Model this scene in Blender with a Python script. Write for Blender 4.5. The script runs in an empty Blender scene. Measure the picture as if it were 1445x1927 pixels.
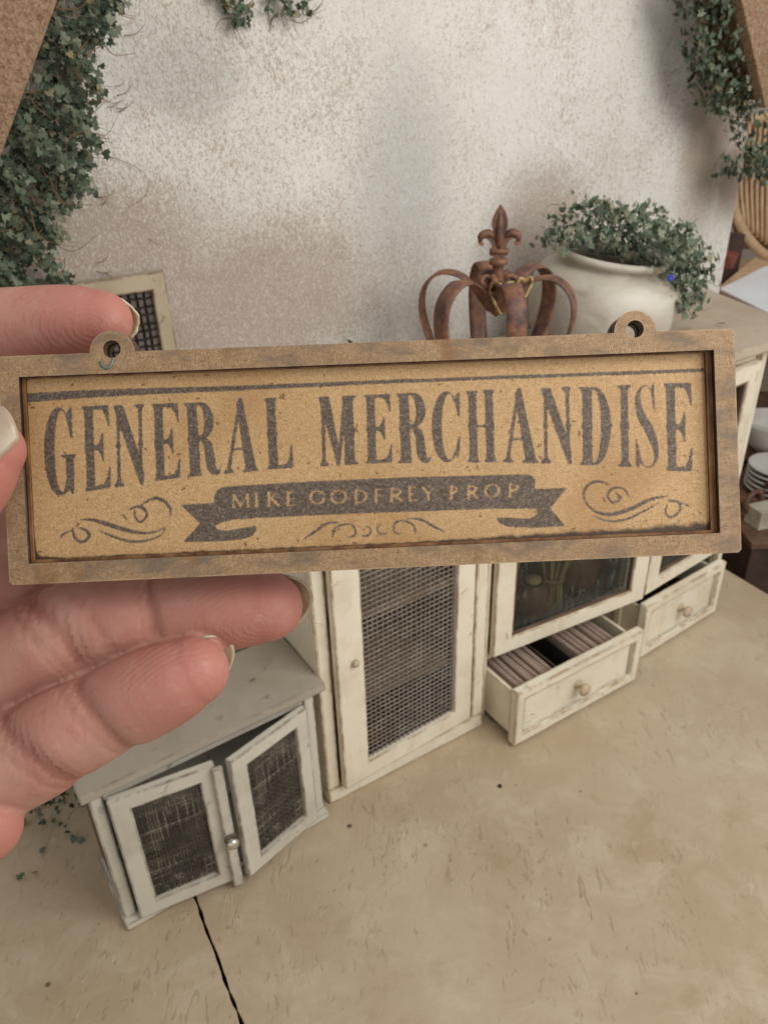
import bpy, bmesh, math, random
import numpy as np
from mathutils import Vector, Matrix, Euler
random.seed(7); RNG = np.random.default_rng(11)
PI = math.pi; R = math.radians
sc = bpy.context.scene; COL = sc.collection

# ---------------------------------------------------------------- camera, world, lamps (1 unit = 10 cm)
GLYPHS = [('G', [(-0.6219, 0.1174), (-0.563, 0.1191), (-0.6265, -0.0495), (-0.5695, -0.0489)]), ('E', [(-0.5531, 0.1177), (-0.497, 0.1184), (-0.5542, -0.0445), (-0.5008, -0.0377)]), ('N', [(-0.4911, 0.1172), (-0.4319, 0.1178), (-0.4958, -0.0379), (-0.4374, -0.0353)]), ('E', [(-0.421, 0.1164), (-0.3667, 0.1172), (-0.4231, -0.0299), (-0.3685, -0.0251)]), ('R', [(-0.3597, 0.116), (-0.2993, 0.1166), (-0.3604, -0.0244), (-0.2917, -0.0223)]), ('A', [(-0.2789, 0.1218), (-0.2205, 0.1215), (-0.2877, -0.0214), (-0.2218, -0.0181)]), ('L', [(-0.2085, 0.119), (-0.1569, 0.12), (-0.2086, -0.0167), (-0.1549, -0.0149)]), ('M', [(-0.1023, 0.1178), (-0.0292, 0.1179), (-0.1052, -0.0149), (-0.0299, -0.014)]), ('E', [(-0.0181, 0.1175), (0.0358, 0.1184), (-0.0207, -0.0134), (0.0353, -0.0127)]), ('R', [(0.043, 0.1181), (0.1051, 0.1186), (0.0413, -0.015), (0.1086, -0.0168)]), ('C', [(0.1133, 0.1183), (0.1695, 0.1191), (0.1097, -0.0168), (0.1659, -0.0182)]), ('H', [(0.1766, 0.1178), (0.2369, 0.1185), (0.174, -0.0185), (0.2365, -0.0211)]), ('A', [(0.2513, 0.12), (0.3129, 0.1196), (0.2457, -0.0215), (0.3143, -0.0264)]), ('N', [(0.323, 0.1171), (0.3827, 0.1178), (0.3184, -0.0266), (0.3811, -0.0313)]), ('D', [(0.3949, 0.1163), (0.4608, 0.1157), (0.3913, -0.0327), (0.4552, -0.0364)]), ('I', [(0.4691, 0.1164), (0.5001, 0.1172), (0.4654, -0.0389), (0.4974, -0.0413)]), ('S', [(0.5022, 0.1182), (0.5497, 0.1183), (0.4994, -0.0434), (0.551, -0.0466)]), ('E', [(0.558, 0.117), (0.617, 0.1167), (0.5571, -0.051), (0.613, -0.0544)])]
STROKES = [[(-0.6528, 0.1377, 0.0085), (-0.5029, 0.1408, 0.007), (-0.2418, 0.1405, 0.0045), (0.103, 0.1411, 0.0034), (0.6395, 0.1394, 0.0034)], [(-0.5649, -0.0966, 0.001), (-0.5399, -0.0977, 0.003), (-0.5132, -0.1069, 0.0042), (-0.4787, -0.1196, 0.004), (-0.4459, -0.1271, 0.0025), (-0.4206, -0.1252, 0.0018), (-0.4032, -0.1178, 0.0012)], [(-0.3922, -0.1001, 0.001), (-0.3933, -0.0807, 0.003), (-0.4067, -0.066, 0.0034), (-0.4226, -0.0623, 0.003), (-0.4401, -0.0696, 0.002), (-0.4516, -0.0782, 0.0015)], [(-0.4708, -0.0814, 0.0015), (-0.4565, -0.076, 0.0025), (-0.4426, -0.0806, 0.003), (-0.4372, -0.094, 0.0026), (-0.4489, -0.1057, 0.0024), (-0.4585, -0.0972, 0.0022), (-0.4598, -0.0829, 0.002)], [(-0.4823, -0.0901, 0.002), (-0.4767, -0.0984, 0.0022)], [(-0.5318, -0.1162, 0.001), (-0.5014, -0.1317, 0.0024), (-0.4688, -0.1423, 0.0026), (-0.4355, -0.1407, 0.002), (-0.4119, -0.1316, 0.0016), (-0.4012, -0.1179, 0.001)], [(-0.5777, -0.1122, 0.002), (-0.5755, -0.1285, 0.0028), (-0.564, -0.1391, 0.0028), (-0.5485, -0.1307, 0.003), (-0.5509, -0.1184, 0.003), (-0.5656, -0.1117, 0.002)], [(-0.5809, -0.1161, 0.0012), (-0.5973, -0.1235, 0.002), (-0.6007, -0.1314, 0.0015)], [(0.5647, -0.0996, 0.0012), (0.5271, -0.1052, 0.0032), (0.485, -0.1229, 0.004), (0.4434, -0.1303, 0.0032), (0.4138, -0.1188, 0.0022), (0.3992, -0.0956, 0.0024), (0.4041, -0.0763, 0.0026), (0.4241, -0.0659, 0.0026), (0.4497, -0.0721, 0.0016)], [(0.4879, -0.1014, 0.0012), (0.4782, -0.0836, 0.002), (0.4577, -0.0796, 0.0024), (0.4448, -0.0934, 0.0024), (0.4556, -0.1083, 0.0022), (0.4704, -0.0997, 0.002), (0.4625, -0.0901, 0.0018)], [(0.4154, -0.1312, 0.001), (0.4429, -0.1426, 0.002), (0.4761, -0.142, 0.0022), (0.5139, -0.1272, 0.002), (0.5456, -0.1111, 0.001)], [(0.5643, -0.1088, 0.002), (0.5829, -0.1127, 0.0026), (0.5844, -0.1282, 0.0024), (0.5684, -0.1409, 0.0022), (0.5562, -0.1322, 0.0022), (0.5599, -0.1169, 0.002)], [(0.585, -0.1128, 0.001), (0.5993, -0.1186, 0.0016), (0.6053, -0.126, 0.001)], [(-0.1428, -0.1527, 0.001), (-0.1209, -0.1394, 0.0026), (-0.0958, -0.1242, 0.0022), (-0.0713, -0.1232, 0.001)], [(-0.0867, -0.149, 0.002), (-0.0809, -0.133, 0.002), (-0.0562, -0.1269, 0.0018), (-0.0443, -0.1346, 0.002), (-0.0439, -0.1479, 0.002), (-0.0573, -0.1524, 0.0016)], [(-0.0318, -0.1505, 0.0016), (-0.0175, -0.1501, 0.002), (-0.0139, -0.137, 0.0016), (-0.0228, -0.1315, 0.0012)], [(0.1297, -0.1504, 0.001), (0.1066, -0.1382, 0.0026), (0.0817, -0.1238, 0.0022), (0.0531, -0.1215, 0.001)], [(0.0724, -0.1499, 0.002), (0.067, -0.1323, 0.002), (0.0428, -0.1251, 0.0018), (0.0312, -0.1328, 0.002), (0.0317, -0.1461, 0.002), (0.0437, -0.1507, 0.0016)], [(0.0173, -0.1485, 0.0016), (0.003, -0.1479, 0.002), (-0.0005, -0.1355, 0.0016), (0.0089, -0.1298, 0.0012)]]
RIBBON = [[(-0.3094, -0.0763), (-0.3077, -0.0611), (-0.3022, -0.0512), (-0.2908, -0.0456), (-0.2099, -0.044), (-0.1084, -0.0422), (0.0953, -0.0427), (0.2899, -0.0464), (0.3011, -0.0494), (0.3069, -0.0588), (0.3042, -0.0751), (0.3044, -0.0956), (0.3068, -0.1131), (0.2288, -0.1097), (0.0108, -0.1079), (-0.228, -0.1077), (-0.2736, -0.1093), (-0.294, -0.1125), (-0.3105, -0.1199)], [(-0.3729, -0.0756), (-0.3084, -0.0763), (-0.3105, -0.1199), (-0.3027, -0.1273), (-0.2846, -0.1291), (-0.2307, -0.1223), (-0.2322, -0.1335), (-0.2387, -0.1413), (-0.2571, -0.1466), (-0.2957, -0.149), (-0.3713, -0.1476), (-0.3374, -0.1136)], [(0.3042, -0.0751), (0.367, -0.0757), (0.3336, -0.1132), (0.3611, -0.1493), (0.2961, -0.1496), (0.25, -0.1455), (0.2328, -0.1376), (0.2281, -0.1271), (0.2558, -0.1283), (0.2916, -0.1319), (0.3074, -0.1244)]]
SMALL = [('M', [(-0.2754, -0.0615), (-0.241, -0.0617), (-0.2765, -0.0848), (-0.2421, -0.085)]), ('I', [(-0.2329, -0.0613), (-0.2228, -0.0614), (-0.2341, -0.0856), (-0.2239, -0.0857)]), ('K', [(-0.2086, -0.0603), (-0.1843, -0.0604), (-0.2098, -0.0856), (-0.1854, -0.0858)]), ('E', [(-0.1721, -0.0609), (-0.1509, -0.061), (-0.1733, -0.0862), (-0.152, -0.0863)]), ('G', [(-0.1265, -0.0608), (-0.0971, -0.0609), (-0.1276, -0.0861), (-0.0982, -0.0863)]), ('O', [(-0.0869, -0.0614), (-0.0554, -0.0616), (-0.088, -0.0868), (-0.0565, -0.087)]), ('D', [(-0.0432, -0.0623), (-0.0157, -0.0625), (-0.0443, -0.0877), (-0.0168, -0.0879)]), ('F', [(-0.0035, -0.063), (0.0148, -0.0631), (-0.0046, -0.0874), (0.0138, -0.0875)]), ('R', [(0.025, -0.0622), (0.0516, -0.0623), (0.024, -0.0876), (0.0505, -0.0878)]), ('E', [(0.0608, -0.0616), (0.0802, -0.0618), (0.0597, -0.0871), (0.0791, -0.0872)]), ('Y', [(0.0883, -0.0628), (0.1128, -0.063), (0.0873, -0.0873), (0.1118, -0.0874)]), ('P', [(0.1415, -0.0631), (0.1579, -0.0631), (0.1405, -0.0875), (0.1569, -0.0876)]), ('R', [(0.1732, -0.0634), (0.1968, -0.0635), (0.1722, -0.0879), (0.1958, -0.088)]), ('O', [(0.2081, -0.0628), (0.2379, -0.063), (0.2071, -0.0873), (0.2369, -0.0875)]), ('P', [(0.2532, -0.0637), (0.2769, -0.0639), (0.2522, -0.0882), (0.2759, -0.0884)]), ('.', [(0.2822, -0.0844), (0.2863, -0.0844), (0.282, -0.0885), (0.2862, -0.0885)])]
SIGN_LOC = [-0.01423, 1.31269, 2.57497]
SIGN_ROT = [[0.999658, -0.012261, 0.023088], [0.02614, 0.477435, -0.878278], [-0.000255, 0.878582, 0.477592]]
CAM_ROT = [[0.999529, 0.030694, -0.0], [-0.015188, 0.494587, -0.868995], [-0.026673, 0.868586, 0.49482]]
HAND_LOC = [0.0, 1.26004, 2.48251]
THREAD = [(-0.5015, 0.1991), (-0.4991, 0.1891), (-0.4914, 0.1839), (-0.4844, 0.1866), (-0.4801, 0.1943), (-0.4777, 0.2031)]
TABS = [((-0.4802, 0.2121), (-0.4808, 0.2191)), ((0.5031, 0.2134), (0.5029, 0.2194))]
HAND = {
    'index': [(-0.5785, 0.3961, -0.14, 0.0582), (-0.6311, 0.3963, -0.145, 0.0694), (-0.7104, 0.3909, -0.15, 0.0774), (-0.8706, 0.3733, -0.16, 0.0823), (-1.0392, 0.3081, -0.18, 0.0946), (-1.2155, 0.1966, -0.19, 0.1043), (-1.427, 0.0373, -0.16, 0.1157)],
    'middle': [(-0.2397, -0.1927, -0.13, 0.0732), (-0.293, -0.1966, -0.135, 0.0832), (-0.3654, -0.2038, -0.14, 0.0879), (-0.4602, -0.2133, -0.145, 0.0838), (-0.539, -0.2206, -0.15, 0.0929), (-0.635, -0.2412, -0.155, 0.1032), (-0.7371, -0.291, -0.16, 0.099), (-0.8984, -0.3487, -0.17, 0.103), (-1.1154, -0.3633, -0.16, 0.1057), (-1.3738, -0.2962, -0.1, 0.1178)],
    'ring': [(-0.3708, -0.3115, -0.055, 0.0676), (-0.4062, -0.3292, -0.055, 0.079), (-0.4728, -0.361, -0.062, 0.0878), (-0.5436, -0.3955, -0.07, 0.0872), (-0.6318, -0.4404, -0.08, 0.0941), (-0.7234, -0.4917, -0.095, 0.1014), (-0.8596, -0.5426, -0.1, 0.1028), (-1.0739, -0.5426, -0.1, 0.1018), (-1.3472, -0.4795, -0.07, 0.1134)],
    'pinky': [(-0.7718, -0.6101, -0.04, 0.069), (-0.831, -0.6357, -0.03, 0.0777), (-0.9293, -0.6606, -0.04, 0.0783), (-1.067, -0.6538, -0.06, 0.0835), (-1.3175, -0.6016, -0.06, 0.1044)],
    'web2': [(-0.8392, -0.0251, -0.24, 0.0911), (-0.984, 0.0041, -0.24, 0.1285), (-1.223, 0.0154, -0.2, 0.1368)],
    'web': [(-0.823, -0.1322, -0.25, 0.1175), (-0.9606, -0.1244, -0.24, 0.1285), (-1.1801, -0.1345, -0.22, 0.15), (-1.3915, -0.1264, -0.12, 0.1628)],
    'thumb': [(-0.6992, 0.1094, 0.08, 0.0587), (-0.7334, 0.0599, 0.085, 0.0736), (-0.8071, -0.0156, 0.08, 0.0814), (-0.9438, -0.1119, 0.06, 0.0961), (-1.1449, -0.2169, 0.0, 0.1303), (-1.3801, -0.3825, -0.06, 0.1565)],
    'palm': [(-1.3481, -0.2349, -0.12, 0.1953), (-1.4783, -0.3977, -0.12, 0.217), (-1.5675, -0.5673, -0.08, 0.2115), (-1.6259, -0.738, 0.0, 0.1904), (-1.7211, -0.9986, 0.12, 0.1976), (-1.7749, -1.2012, 0.24, 0.2007)],
    'palm2': [(-1.3873, -0.0401, -0.14, 0.1319), (-1.5217, -0.3109, -0.12, 0.1845), (-1.6098, -0.5461, -0.08, 0.1903)],
    'palm3': [(-1.3138, -0.5673, -0.08, 0.1163), (-1.4618, -0.6307, -0.08, 0.1586), (-1.5888, -0.706, -0.06, 0.1774)],
}
IVY_LEFT = [(-0.402, 3.506), (-0.1, 3.514), (-0.159, 3.419), (-0.252, 3.331), (-0.305, 3.275), (-0.314, 3.159), (-0.35, 3.058), (-0.346, 2.969), (-0.437, 2.903), (-0.382, 2.862), (-0.459, 2.785), (-0.559, 2.785), (-0.537, 2.669), (-0.596, 2.627), (-0.545, 2.5), (-0.667, 2.488), (-0.924, 2.509), (-0.845, 2.986), (-0.695, 2.975), (-0.519, 3.263)]
IVY_TOP = [[(0.235, 3.517), (0.379, 3.52), (0.385, 3.415), (0.326, 3.37), (0.275, 3.406), (0.238, 3.432)], [(0.448, 3.522), (0.65, 3.526), (0.625, 3.435), (0.483, 3.416), (0.448, 3.46)]]
IVY_RIGHT = [(2.63, 3.57), (3.052, 3.58), (3.183, 3.345), (3.35, 3.035), (3.448, 2.894), (3.709, 2.676), (3.744, 2.583), (3.487, 2.558), (3.234, 2.638), (3.226, 2.71), (3.404, 2.727), (3.315, 2.845), (3.173, 2.988), (3.09, 2.952), (2.978, 3.022), (2.889, 3.101), (2.804, 3.251), (2.716, 3.346)]
IVY_POT = [(1.569, 2.445), (1.607, 2.533), (1.727, 2.573), (1.807, 2.657), (1.961, 2.642), (2.084, 2.581), (2.218, 2.586), (2.44, 2.498), (2.612, 2.404), (2.791, 2.24), (2.789, 2.146), (2.695, 2.085), (2.765, 2.029), (2.694, 1.942), (2.544, 1.997), (2.474, 2.074), (2.475, 2.185), (2.391, 2.253), (2.219, 2.282), (2.148, 2.34), (1.927, 2.395), (1.726, 2.47), (1.661, 2.428)]
IVY_SPILL = [(1.969, 2.53), (2.139, 2.523), (2.296, 2.443), (2.431, 2.323), (2.419, 2.244), (2.351, 2.186), (2.399, 2.132), (2.344, 2.052), (2.207, 2.102), (2.15, 2.177), (2.126, 2.28), (1.992, 2.371)]
BOARD_L = [(-0.454, 3.433), (-0.736, 2.996), (-1.267, 2.175)]
BOARD_R = [(2.842, 3.473), (3.206, 2.989)]
PAPER = [[3.241, 7.326, 1.35], [4.074, 8.209, 1.35], [4.052, 6.889, 1.35], [3.37, 5.896, 1.35]]
FALLEN = [[-1.671, 2.417, 0.004], [-1.719, 2.278, 0.004], [-1.679, 2.304, 0.004], [-1.52, 2.476, 0.004], [-1.549, 2.492, 0.004], [-1.601, 2.515, 0.004], [-1.679, 2.588, 0.004], [-1.79, 2.666, 0.004], [-1.839, 2.591, 0.004]]

cam_d = bpy.data.cameras.new('camera'); cam = bpy.data.objects.new('camera', cam_d); COL.objects.link(cam)
m3 = Matrix(CAM_ROT)
cam.matrix_world = Matrix.Translation((0, 0, 3.2)) @ m3.to_4x4()
cam_d.sensor_fit = 'VERTICAL'; cam_d.sensor_height = 36.0; cam_d.lens = 36.0 * 1447.0 / 1927.0
cam_d.clip_start = 0.02; cam_d.clip_end = 200
cam_d.dof.use_dof = True; cam_d.dof.focus_distance = 1.5; cam_d.dof.aperture_fstop = 4.6
sc.camera = cam
w = bpy.data.worlds.new('World'); sc.world = w; w.use_nodes = True
w.node_tree.nodes['Background'].inputs[0].default_value = (1.0, 0.985, 0.96, 1)
w.node_tree.nodes['Background'].inputs[1].default_value = 0.52
sc.view_settings.view_transform = 'Standard'; sc.view_settings.look = 'None'
sc.view_settings.exposure = 0.21; sc.view_settings.gamma = 1.0
def area(name, loc, aim, size, power, col):
    d = bpy.data.lights.new(name, 'AREA'); d.shape = 'RECTANGLE'; d.size, d.size_y = size; d.energy = power; d.color = col
    o = bpy.data.objects.new(name, d); COL.objects.link(o); o.location = loc
    o.rotation_euler = (Vector(aim) - Vector(loc)).to_track_quat('-Z', 'Y').to_euler()
    return o
area('window_light', (3.3, 0.5, 4.7), (0.5, 3.5, 1.6), (3.4, 2.8), 170, (1.0, 0.965, 0.91))
sc.cycles.use_denoising = True
sc.cycles.max_bounces = 7; sc.cycles.transparent_max_bounces = 16
sc.cycles.caustics_reflective = False; sc.cycles.caustics_refractive = False

# ---------------------------------------------------------------- node helpers
class T:
    """small wrapper round one material's node tree"""
    def __init__(s, name):
        s.m = bpy.data.materials.new(name); s.m.use_nodes = True; s.nt = s.m.node_tree
        s.b = s.nt.nodes['Principled BSDF']; s.out = s.nt.nodes['Material Output']
        s._obj = None
    def n(s, typ, **kw):
        nd = s.nt.nodes.new(typ)
        for k, v in kw.items(): setattr(nd, k, v)
        return nd
    def put(s, sock, v):
        if isinstance(v, bpy.types.NodeSocket): s.nt.links.new(v, sock)
        elif v is not None:
            if isinstance(v, (tuple, list)) and len(v) == 3 and sock.type == 'RGBA': v = (*v, 1)
            sock.default_value = v
    @property
    def obj(s):
        if s._obj is None: s._obj = s.n('ShaderNodeTexCoord').outputs['Object']
        return s._obj
    def vec(s, scale=(1, 1, 1), loc=(0, 0, 0), rot=(0, 0, 0), src=None):
        nd = s.n('ShaderNodeMapping'); s.put(nd.inputs[0], src or s.obj)
        nd.inputs['Scale'].default_value = scale; nd.inputs['Location'].default_value = loc; nd.inputs['Rotation'].default_value = rot
        return nd.outputs[0]
    def noise(s, scale, detail=4, rough=.55, vec=None, dist=0, out=0):
        nd = s.n('ShaderNodeTexNoise'); s.put(nd.inputs['Vector'], vec or s.obj)
        nd.inputs['Scale'].default_value = scale; nd.inputs['Detail'].default_value = detail
        nd.inputs['Roughness'].default_value = rough; nd.inputs['Distortion'].default_value = dist
        return nd.outputs[out]
    def voro(s, scale, vec=None, feature='F1', out='Distance'):
        nd = s.n('ShaderNodeTexVoronoi', feature=feature); s.put(nd.inputs['Vector'], vec or s.obj); nd.inputs['Scale'].default_value = scale
        return nd.outputs[out]
    def ramp(s, fac, stops, interp='LINEAR'):
        nd = s.n('ShaderNodeValToRGB'); s.put(nd.inputs[0], fac); cr = nd.color_ramp; cr.interpolation = interp
        while len(cr.elements) < len(stops): cr.elements.new(0.5)
        for e, (p, c) in zip(cr.elements, stops):
            e.position = p; e.color = (c, c, c, 1) if isinstance(c, (int, float)) else (*c, 1)
        return nd.outputs[0]
    def mix(s, fac, a, b, mode='MIX'):
        nd = s.n('ShaderNodeMix', data_type='RGBA', blend_type=mode); nd.clamp_factor = True
        s.put(nd.inputs[0], fac); s.put(nd.inputs[6], a); s.put(nd.inputs[7], b); return nd.outputs[2]
    def math(s, op, a, b=0.0, c=None, clamp=False):
        nd = s.n('ShaderNodeMath', operation=op); nd.use_clamp = clamp
        s.put(nd.inputs[0], a); s.put(nd.inputs[1], b)
        if c is not None: s.put(nd.inputs[2], c)
        return nd.outputs[0]
    def ss(s, v, lo, hi, a=0.0, b=1.0):
        nd = s.n('ShaderNodeMapRange', interpolation_type='SMOOTHSTEP'); s.put(nd.inputs[0], v)
        nd.inputs[1].default_value = lo; nd.inputs[2].default_value = hi; nd.inputs[3].default_value = a; nd.inputs[4].default_value = b
        return nd.outputs[0]
    def attr(s, name, out='Fac'):
        nd = s.n('ShaderNodeAttribute', attribute_name=name); return nd.outputs[out]
    def rand(s): return s.n('ShaderNodeObjectInfo').outputs['Random']
    def island(s): return s.n('ShaderNodeNewGeometry').outputs['Random Per Island']
    def bump(s, h, strength=.3, dist=.01, nrm=None):
        nd = s.n('ShaderNodeBump'); s.put(nd.inputs['Height'], h); nd.inputs['Strength'].default_value = strength
        nd.inputs['Distance'].default_value = dist
        if nrm is not None: s.put(nd.inputs['Normal'], nrm)
        return nd.outputs[0]
    def edge(s, radius=.008):
        """1 on convex or concave edges within radius, 0 on flat faces (rubbed paint)"""
        bv = s.n('ShaderNodeBevel'); bv.samples = 4; bv.inputs['Radius'].default_value = radius
        g = s.n('ShaderNodeNewGeometry'); d = s.n('ShaderNodeVectorMath', operation='DOT_PRODUCT')
        s.put(d.inputs[0], bv.outputs[0]); s.put(d.inputs[1], g.outputs['Normal'])
        return s.ss(d.outputs['Value'], .99, .80)
    def blob(s, c, r, soft=1.0, wob=.35, k=3.0):
        """a stain with its own wobbly outline round the point c (object coordinates)"""
        nv = s.n('ShaderNodeVectorMath', operation='SUBTRACT'); s.put(nv.inputs[0], s.obj); nv.inputs[1].default_value = c
        sv = s.n('ShaderNodeVectorMath', operation='DIVIDE'); s.put(sv.inputs[0], nv.outputs[0]); sv.inputs[1].default_value = r
        ln = s.n('ShaderNodeVectorMath', operation='LENGTH'); s.put(ln.inputs[0], sv.outputs[0])
        x = s.math('ADD', ln.outputs['Value'], s.math('MULTIPLY', s.math('SUBTRACT', s.noise(k, 4), .5), wob * 2))
        return s.ss(x, 1.0 + soft * .5, 1.0 - soft * .5)
    def done(s, col, rough=.6, bump=None, spec=.4, **kw):
        s.put(s.b.inputs['Base Color'], col); s.put(s.b.inputs['Roughness'], rough); s.put(s.b.inputs['Specular IOR Level'], spec)
        if bump is not None: s.put(s.b.inputs['Normal'], bump)
        for k, v in kw.items(): s.put(s.b.inputs[k.replace('_', ' ')], v)
        return s.m

# ---------------------------------------------------------------- materials
MAT = {}
def fibres(t, scale):
    """short crossing wood fibres of pressed board"""
    a = t.noise(scale, 5, .62, t.vec((1, 2.6, 1), rot=(0, 0, .5)), 1.6)
    b = t.noise(scale, 5, .62, t.vec((2.6, 1, 1), rot=(0, 0, -.3)), 1.6)
    c = t.noise(scale * 2.3, 3, .6, t.vec((1, 1, 1)), 2.5)
    return t.math('ADD', t.math('MULTIPLY', t.math('ADD', a, b), .36), t.math('MULTIPLY', c, .28))
def m_board():
    t = T('printed_board'); f = fibres(t, 100)
    base = t.ramp(f, [(.30, (.20, .10, .04)), (.42, (.37, .215, .09)), (.53, (.51, .325, .155)), (.64, (.65, .455, .25)), (.76, (.82, .66, .44))])
    big = t.noise(3.2, 3)
    base = t.mix(t.ss(big, .5, .72, 0, .45), base, (.30, .15, .045), 'MIX')
    base = t.mix(t.ss(t.noise(70, 2, .5), .68, .74, 0, .75), base, (.14, .06, .02))
    ink = t.attr('ink')
    g = t.noise(280, 3, .75); g2 = fibres(t, 220)
    k = t.math('ADD', t.math('MULTIPLY', ink, .95), t.math('ADD', t.math('MULTIPLY', t.math('SUBTRACT', g, .5), 1.3), t.math('MULTIPLY', t.math('SUBTRACT', g2, .5), 1.1)))
    msk = t.ss(k, .14, .78, 0, .93)
    inkc = t.ramp(t.noise(200, 3, .75), [(.34, (.034, .025, .021)), (.5, (.082, .062, .050)), (.62, (.15, .118, .096)), (.74, (.30, .245, .20))])
    col = t.mix(msk, base, inkc)
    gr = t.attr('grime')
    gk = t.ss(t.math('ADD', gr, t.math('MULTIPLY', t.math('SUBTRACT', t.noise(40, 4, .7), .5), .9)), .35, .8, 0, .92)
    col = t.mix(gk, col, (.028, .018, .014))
    return t.done(col, t.ss(f, .3, .7, .62, .42), t.bump(f, .35, .006), .35)
def m_frame():
    t = T('dry_brushed_board'); f = fibres(t, 90)
    base = t.ramp(f, [(.32, (.08, .042, .018)), (.43, (.235, .14, .07)), (.54, (.365, .24, .132)), (.66, (.56, .41, .26))])
    st = t.noise(8, 6, .75, t.vec((1, 1.8, 1)), .4)
    base = t.mix(t.ss(t.math('ADD', st, t.math('MULTIPLY', t.math('SUBTRACT', f, .5), .7)), .46, .66, 0, .74), base, (.125, .096, .074))
    base = t.mix(t.ss(t.noise(8, 4, .6, t.vec((1.5, 1, 1), (3, 1, 0))), .55, .72, 0, .6), base, (.21, .095, .03))
    base = t.mix(t.math('MULTIPLY', t.edge(.007), t.ss(t.noise(16, 3), .35, .6)), base, (.52, .37, .22))
    return t.done(base, .58, t.bump(f, .4, .006), .3)
def m_burnt():
    t = T('laser_burnt_edge'); f = t.noise(30, 4, .6, t.vec((1, 1, .3)))
    return t.done(t.ramp(f, [(.35, (.022, .012, .009)), (.6, (.06, .028, .016)), (.75, (.12, .055, .025))]), .5, t.bump(f, .2, .004), .4)
def m_burnt2():
    t = T('tan_cut_edge'); f = t.noise(24, 4, .6, t.vec((1, .5, 1)))
    return t.done(t.ramp(f, [(.35, (.09, .035, .014)), (.55, (.21, .10, .04)), (.75, (.33, .18, .08))]), .55, t.bump(f, .2, .004), .3)
def m_paint(name, base, dirt, edgec, wear=.75, scale=1.0):
    """chalky paint over wood, rubbed at the edges, with grubby patches"""
    t = T(name)
    r = t.rand(); off = t.n('ShaderNodeCombineXYZ'); t.put(off.inputs[0], t.math('MULTIPLY', r, 17)); t.put(off.inputs[2], t.math('MULTIPLY', r, 9))
    add = t.n('ShaderNodeVectorMath', operation='ADD'); t.put(add.inputs[0], t.obj); t.put(add.inputs[1], off.outputs[0]); v = add.outputs[0]
    n1 = t.noise(3.2 * scale, 6, .6, v); n2 = t.noise(11 * scale, 5, .65, v, .8); st = t.noise(9 * scale, 4, .6, t.vec((1, 1, .16), src=v))
    col = t.mix(t.ss(n1, .42, .66, 0, .75), base, dirt)
    col = t.mix(t.ss(n2, .60, .70, 0, .65), col, edgec)
    col = t.mix(t.ss(st, .5, .7, 0, .35), col, tuple(min(1, c * 1.12) for c in base))
    e = t.math('MULTIPLY', t.math('MAXIMUM', t.edge(.020), t.attr('edgew')), t.ss(t.noise(9, 6, .7, v), .32, .66))
    col = t.mix(t.math('MULTIPLY', e, wear), col, edgec)
    h = t.math('ADD', t.noise(38, 3, .6, t.vec((1, 1, .35), src=v)), t.math('MULTIPLY', n2, .8))
    return t.done(col, t.ss(n2, .3, .7, .5, .72), t.bump(h, .3, .006), .35)
def m_plain(name, stops, scale, rough=.6, bump=.25, stretch=(1, 1, 1), spec=.4, dist=.5, **kw):
    t = T(name); f = t.noise(scale, 6, .6, t.vec(stretch), dist)
    return t.done(t.ramp(f, stops), rough, t.bump(f, bump, .008), spec, **kw)
def m_wall():
    t = T('stippled_plaster')
    big = t.noise(1.1, 5, .6); mid = t.noise(3.0, 5, .6, None, .6)
    f1 = t.noise(50, 4, .72, t.vec((1.5, 1, .8)), 1.6); f2 = t.noise(92, 3, .7, t.vec((1.4, 1, .7)), 1.4)
    col = t.mix(t.ss(big, .35, .65), (.725, .70, .645), (.81, .79, .745))
    # where the brown stipple shows through the white dry brushing
    cover = t.math('ADD', t.math('MULTIPLY', t.noise(1.5, 4, .6), .55), t.math('MULTIPLY', mid, .3))
    k = t.math('ADD', t.math('MULTIPLY', f1, .65), t.math('ADD', t.math('MULTIPLY', f2, .35), t.math('MULTIPLY', t.math('SUBTRACT', cover, .42), .26)))
    pink = t.blob((.2, 1, 2.25), (.85, 2, .36), 1.1, .45, 2.5)
    rust = t.blob((-.30, 1, 2.58), (.4, 2, .26), 1.2, .5, 3)
    rr = t.blob((3.45, 1, 2.95), (.24, 2, .6), 1.1, .4, 3); rr2 = t.blob((3.78, 1, 2.55), (.2, 2, .28), 1.0, .4, 3)
    gr1 = t.blob((.07, 1, 3.22), (.24, 2, .17), 1.2, .6, 4); gr2 = t.blob((1.14, 1, 2.72), (.26, 2, .45), 1.2, .5, 3)
    gr3 = t.blob((2.05, 1, 2.42), (.32, 2, .28), 1.2, .5, 3)
    pk = t.math('MAXIMUM', pink, t.math('MAXIMUM', rust, gr3))
    col = t.mix(t.math('MULTIPLY', pk, .8), col, (.49, .415, .385))
    col = t.mix(t.math('MULTIPLY', t.math('MAXIMUM', gr1, gr2), .55), col, (.43, .43, .415))
    col = t.mix(t.math('MULTIPLY', t.math('MAXIMUM', rr, rr2), .8), col, (.29, .205, .145))
    k = t.math('ADD', k, t.math('MULTIPLY', t.math('MAXIMUM', pk, rr), .065))
    spk = t.mix(t.noise(5, 2), (.36, .26, .18), (.44, .385, .33))
    col = t.mix(t.ss(k, .505, .59, 0, .78), col, spk)
    col = t.mix(t.ss(f2, .42, .30, 0, .6), col, (.90, .885, .85))
    h = t.math('ADD', t.math('MULTIPLY', f1, .7), t.math('MULTIPLY', f2, .5))
    return t.done(col, .85, t.bump(h, .75, .012, t.bump(big, .25, .05)), .2)
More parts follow.
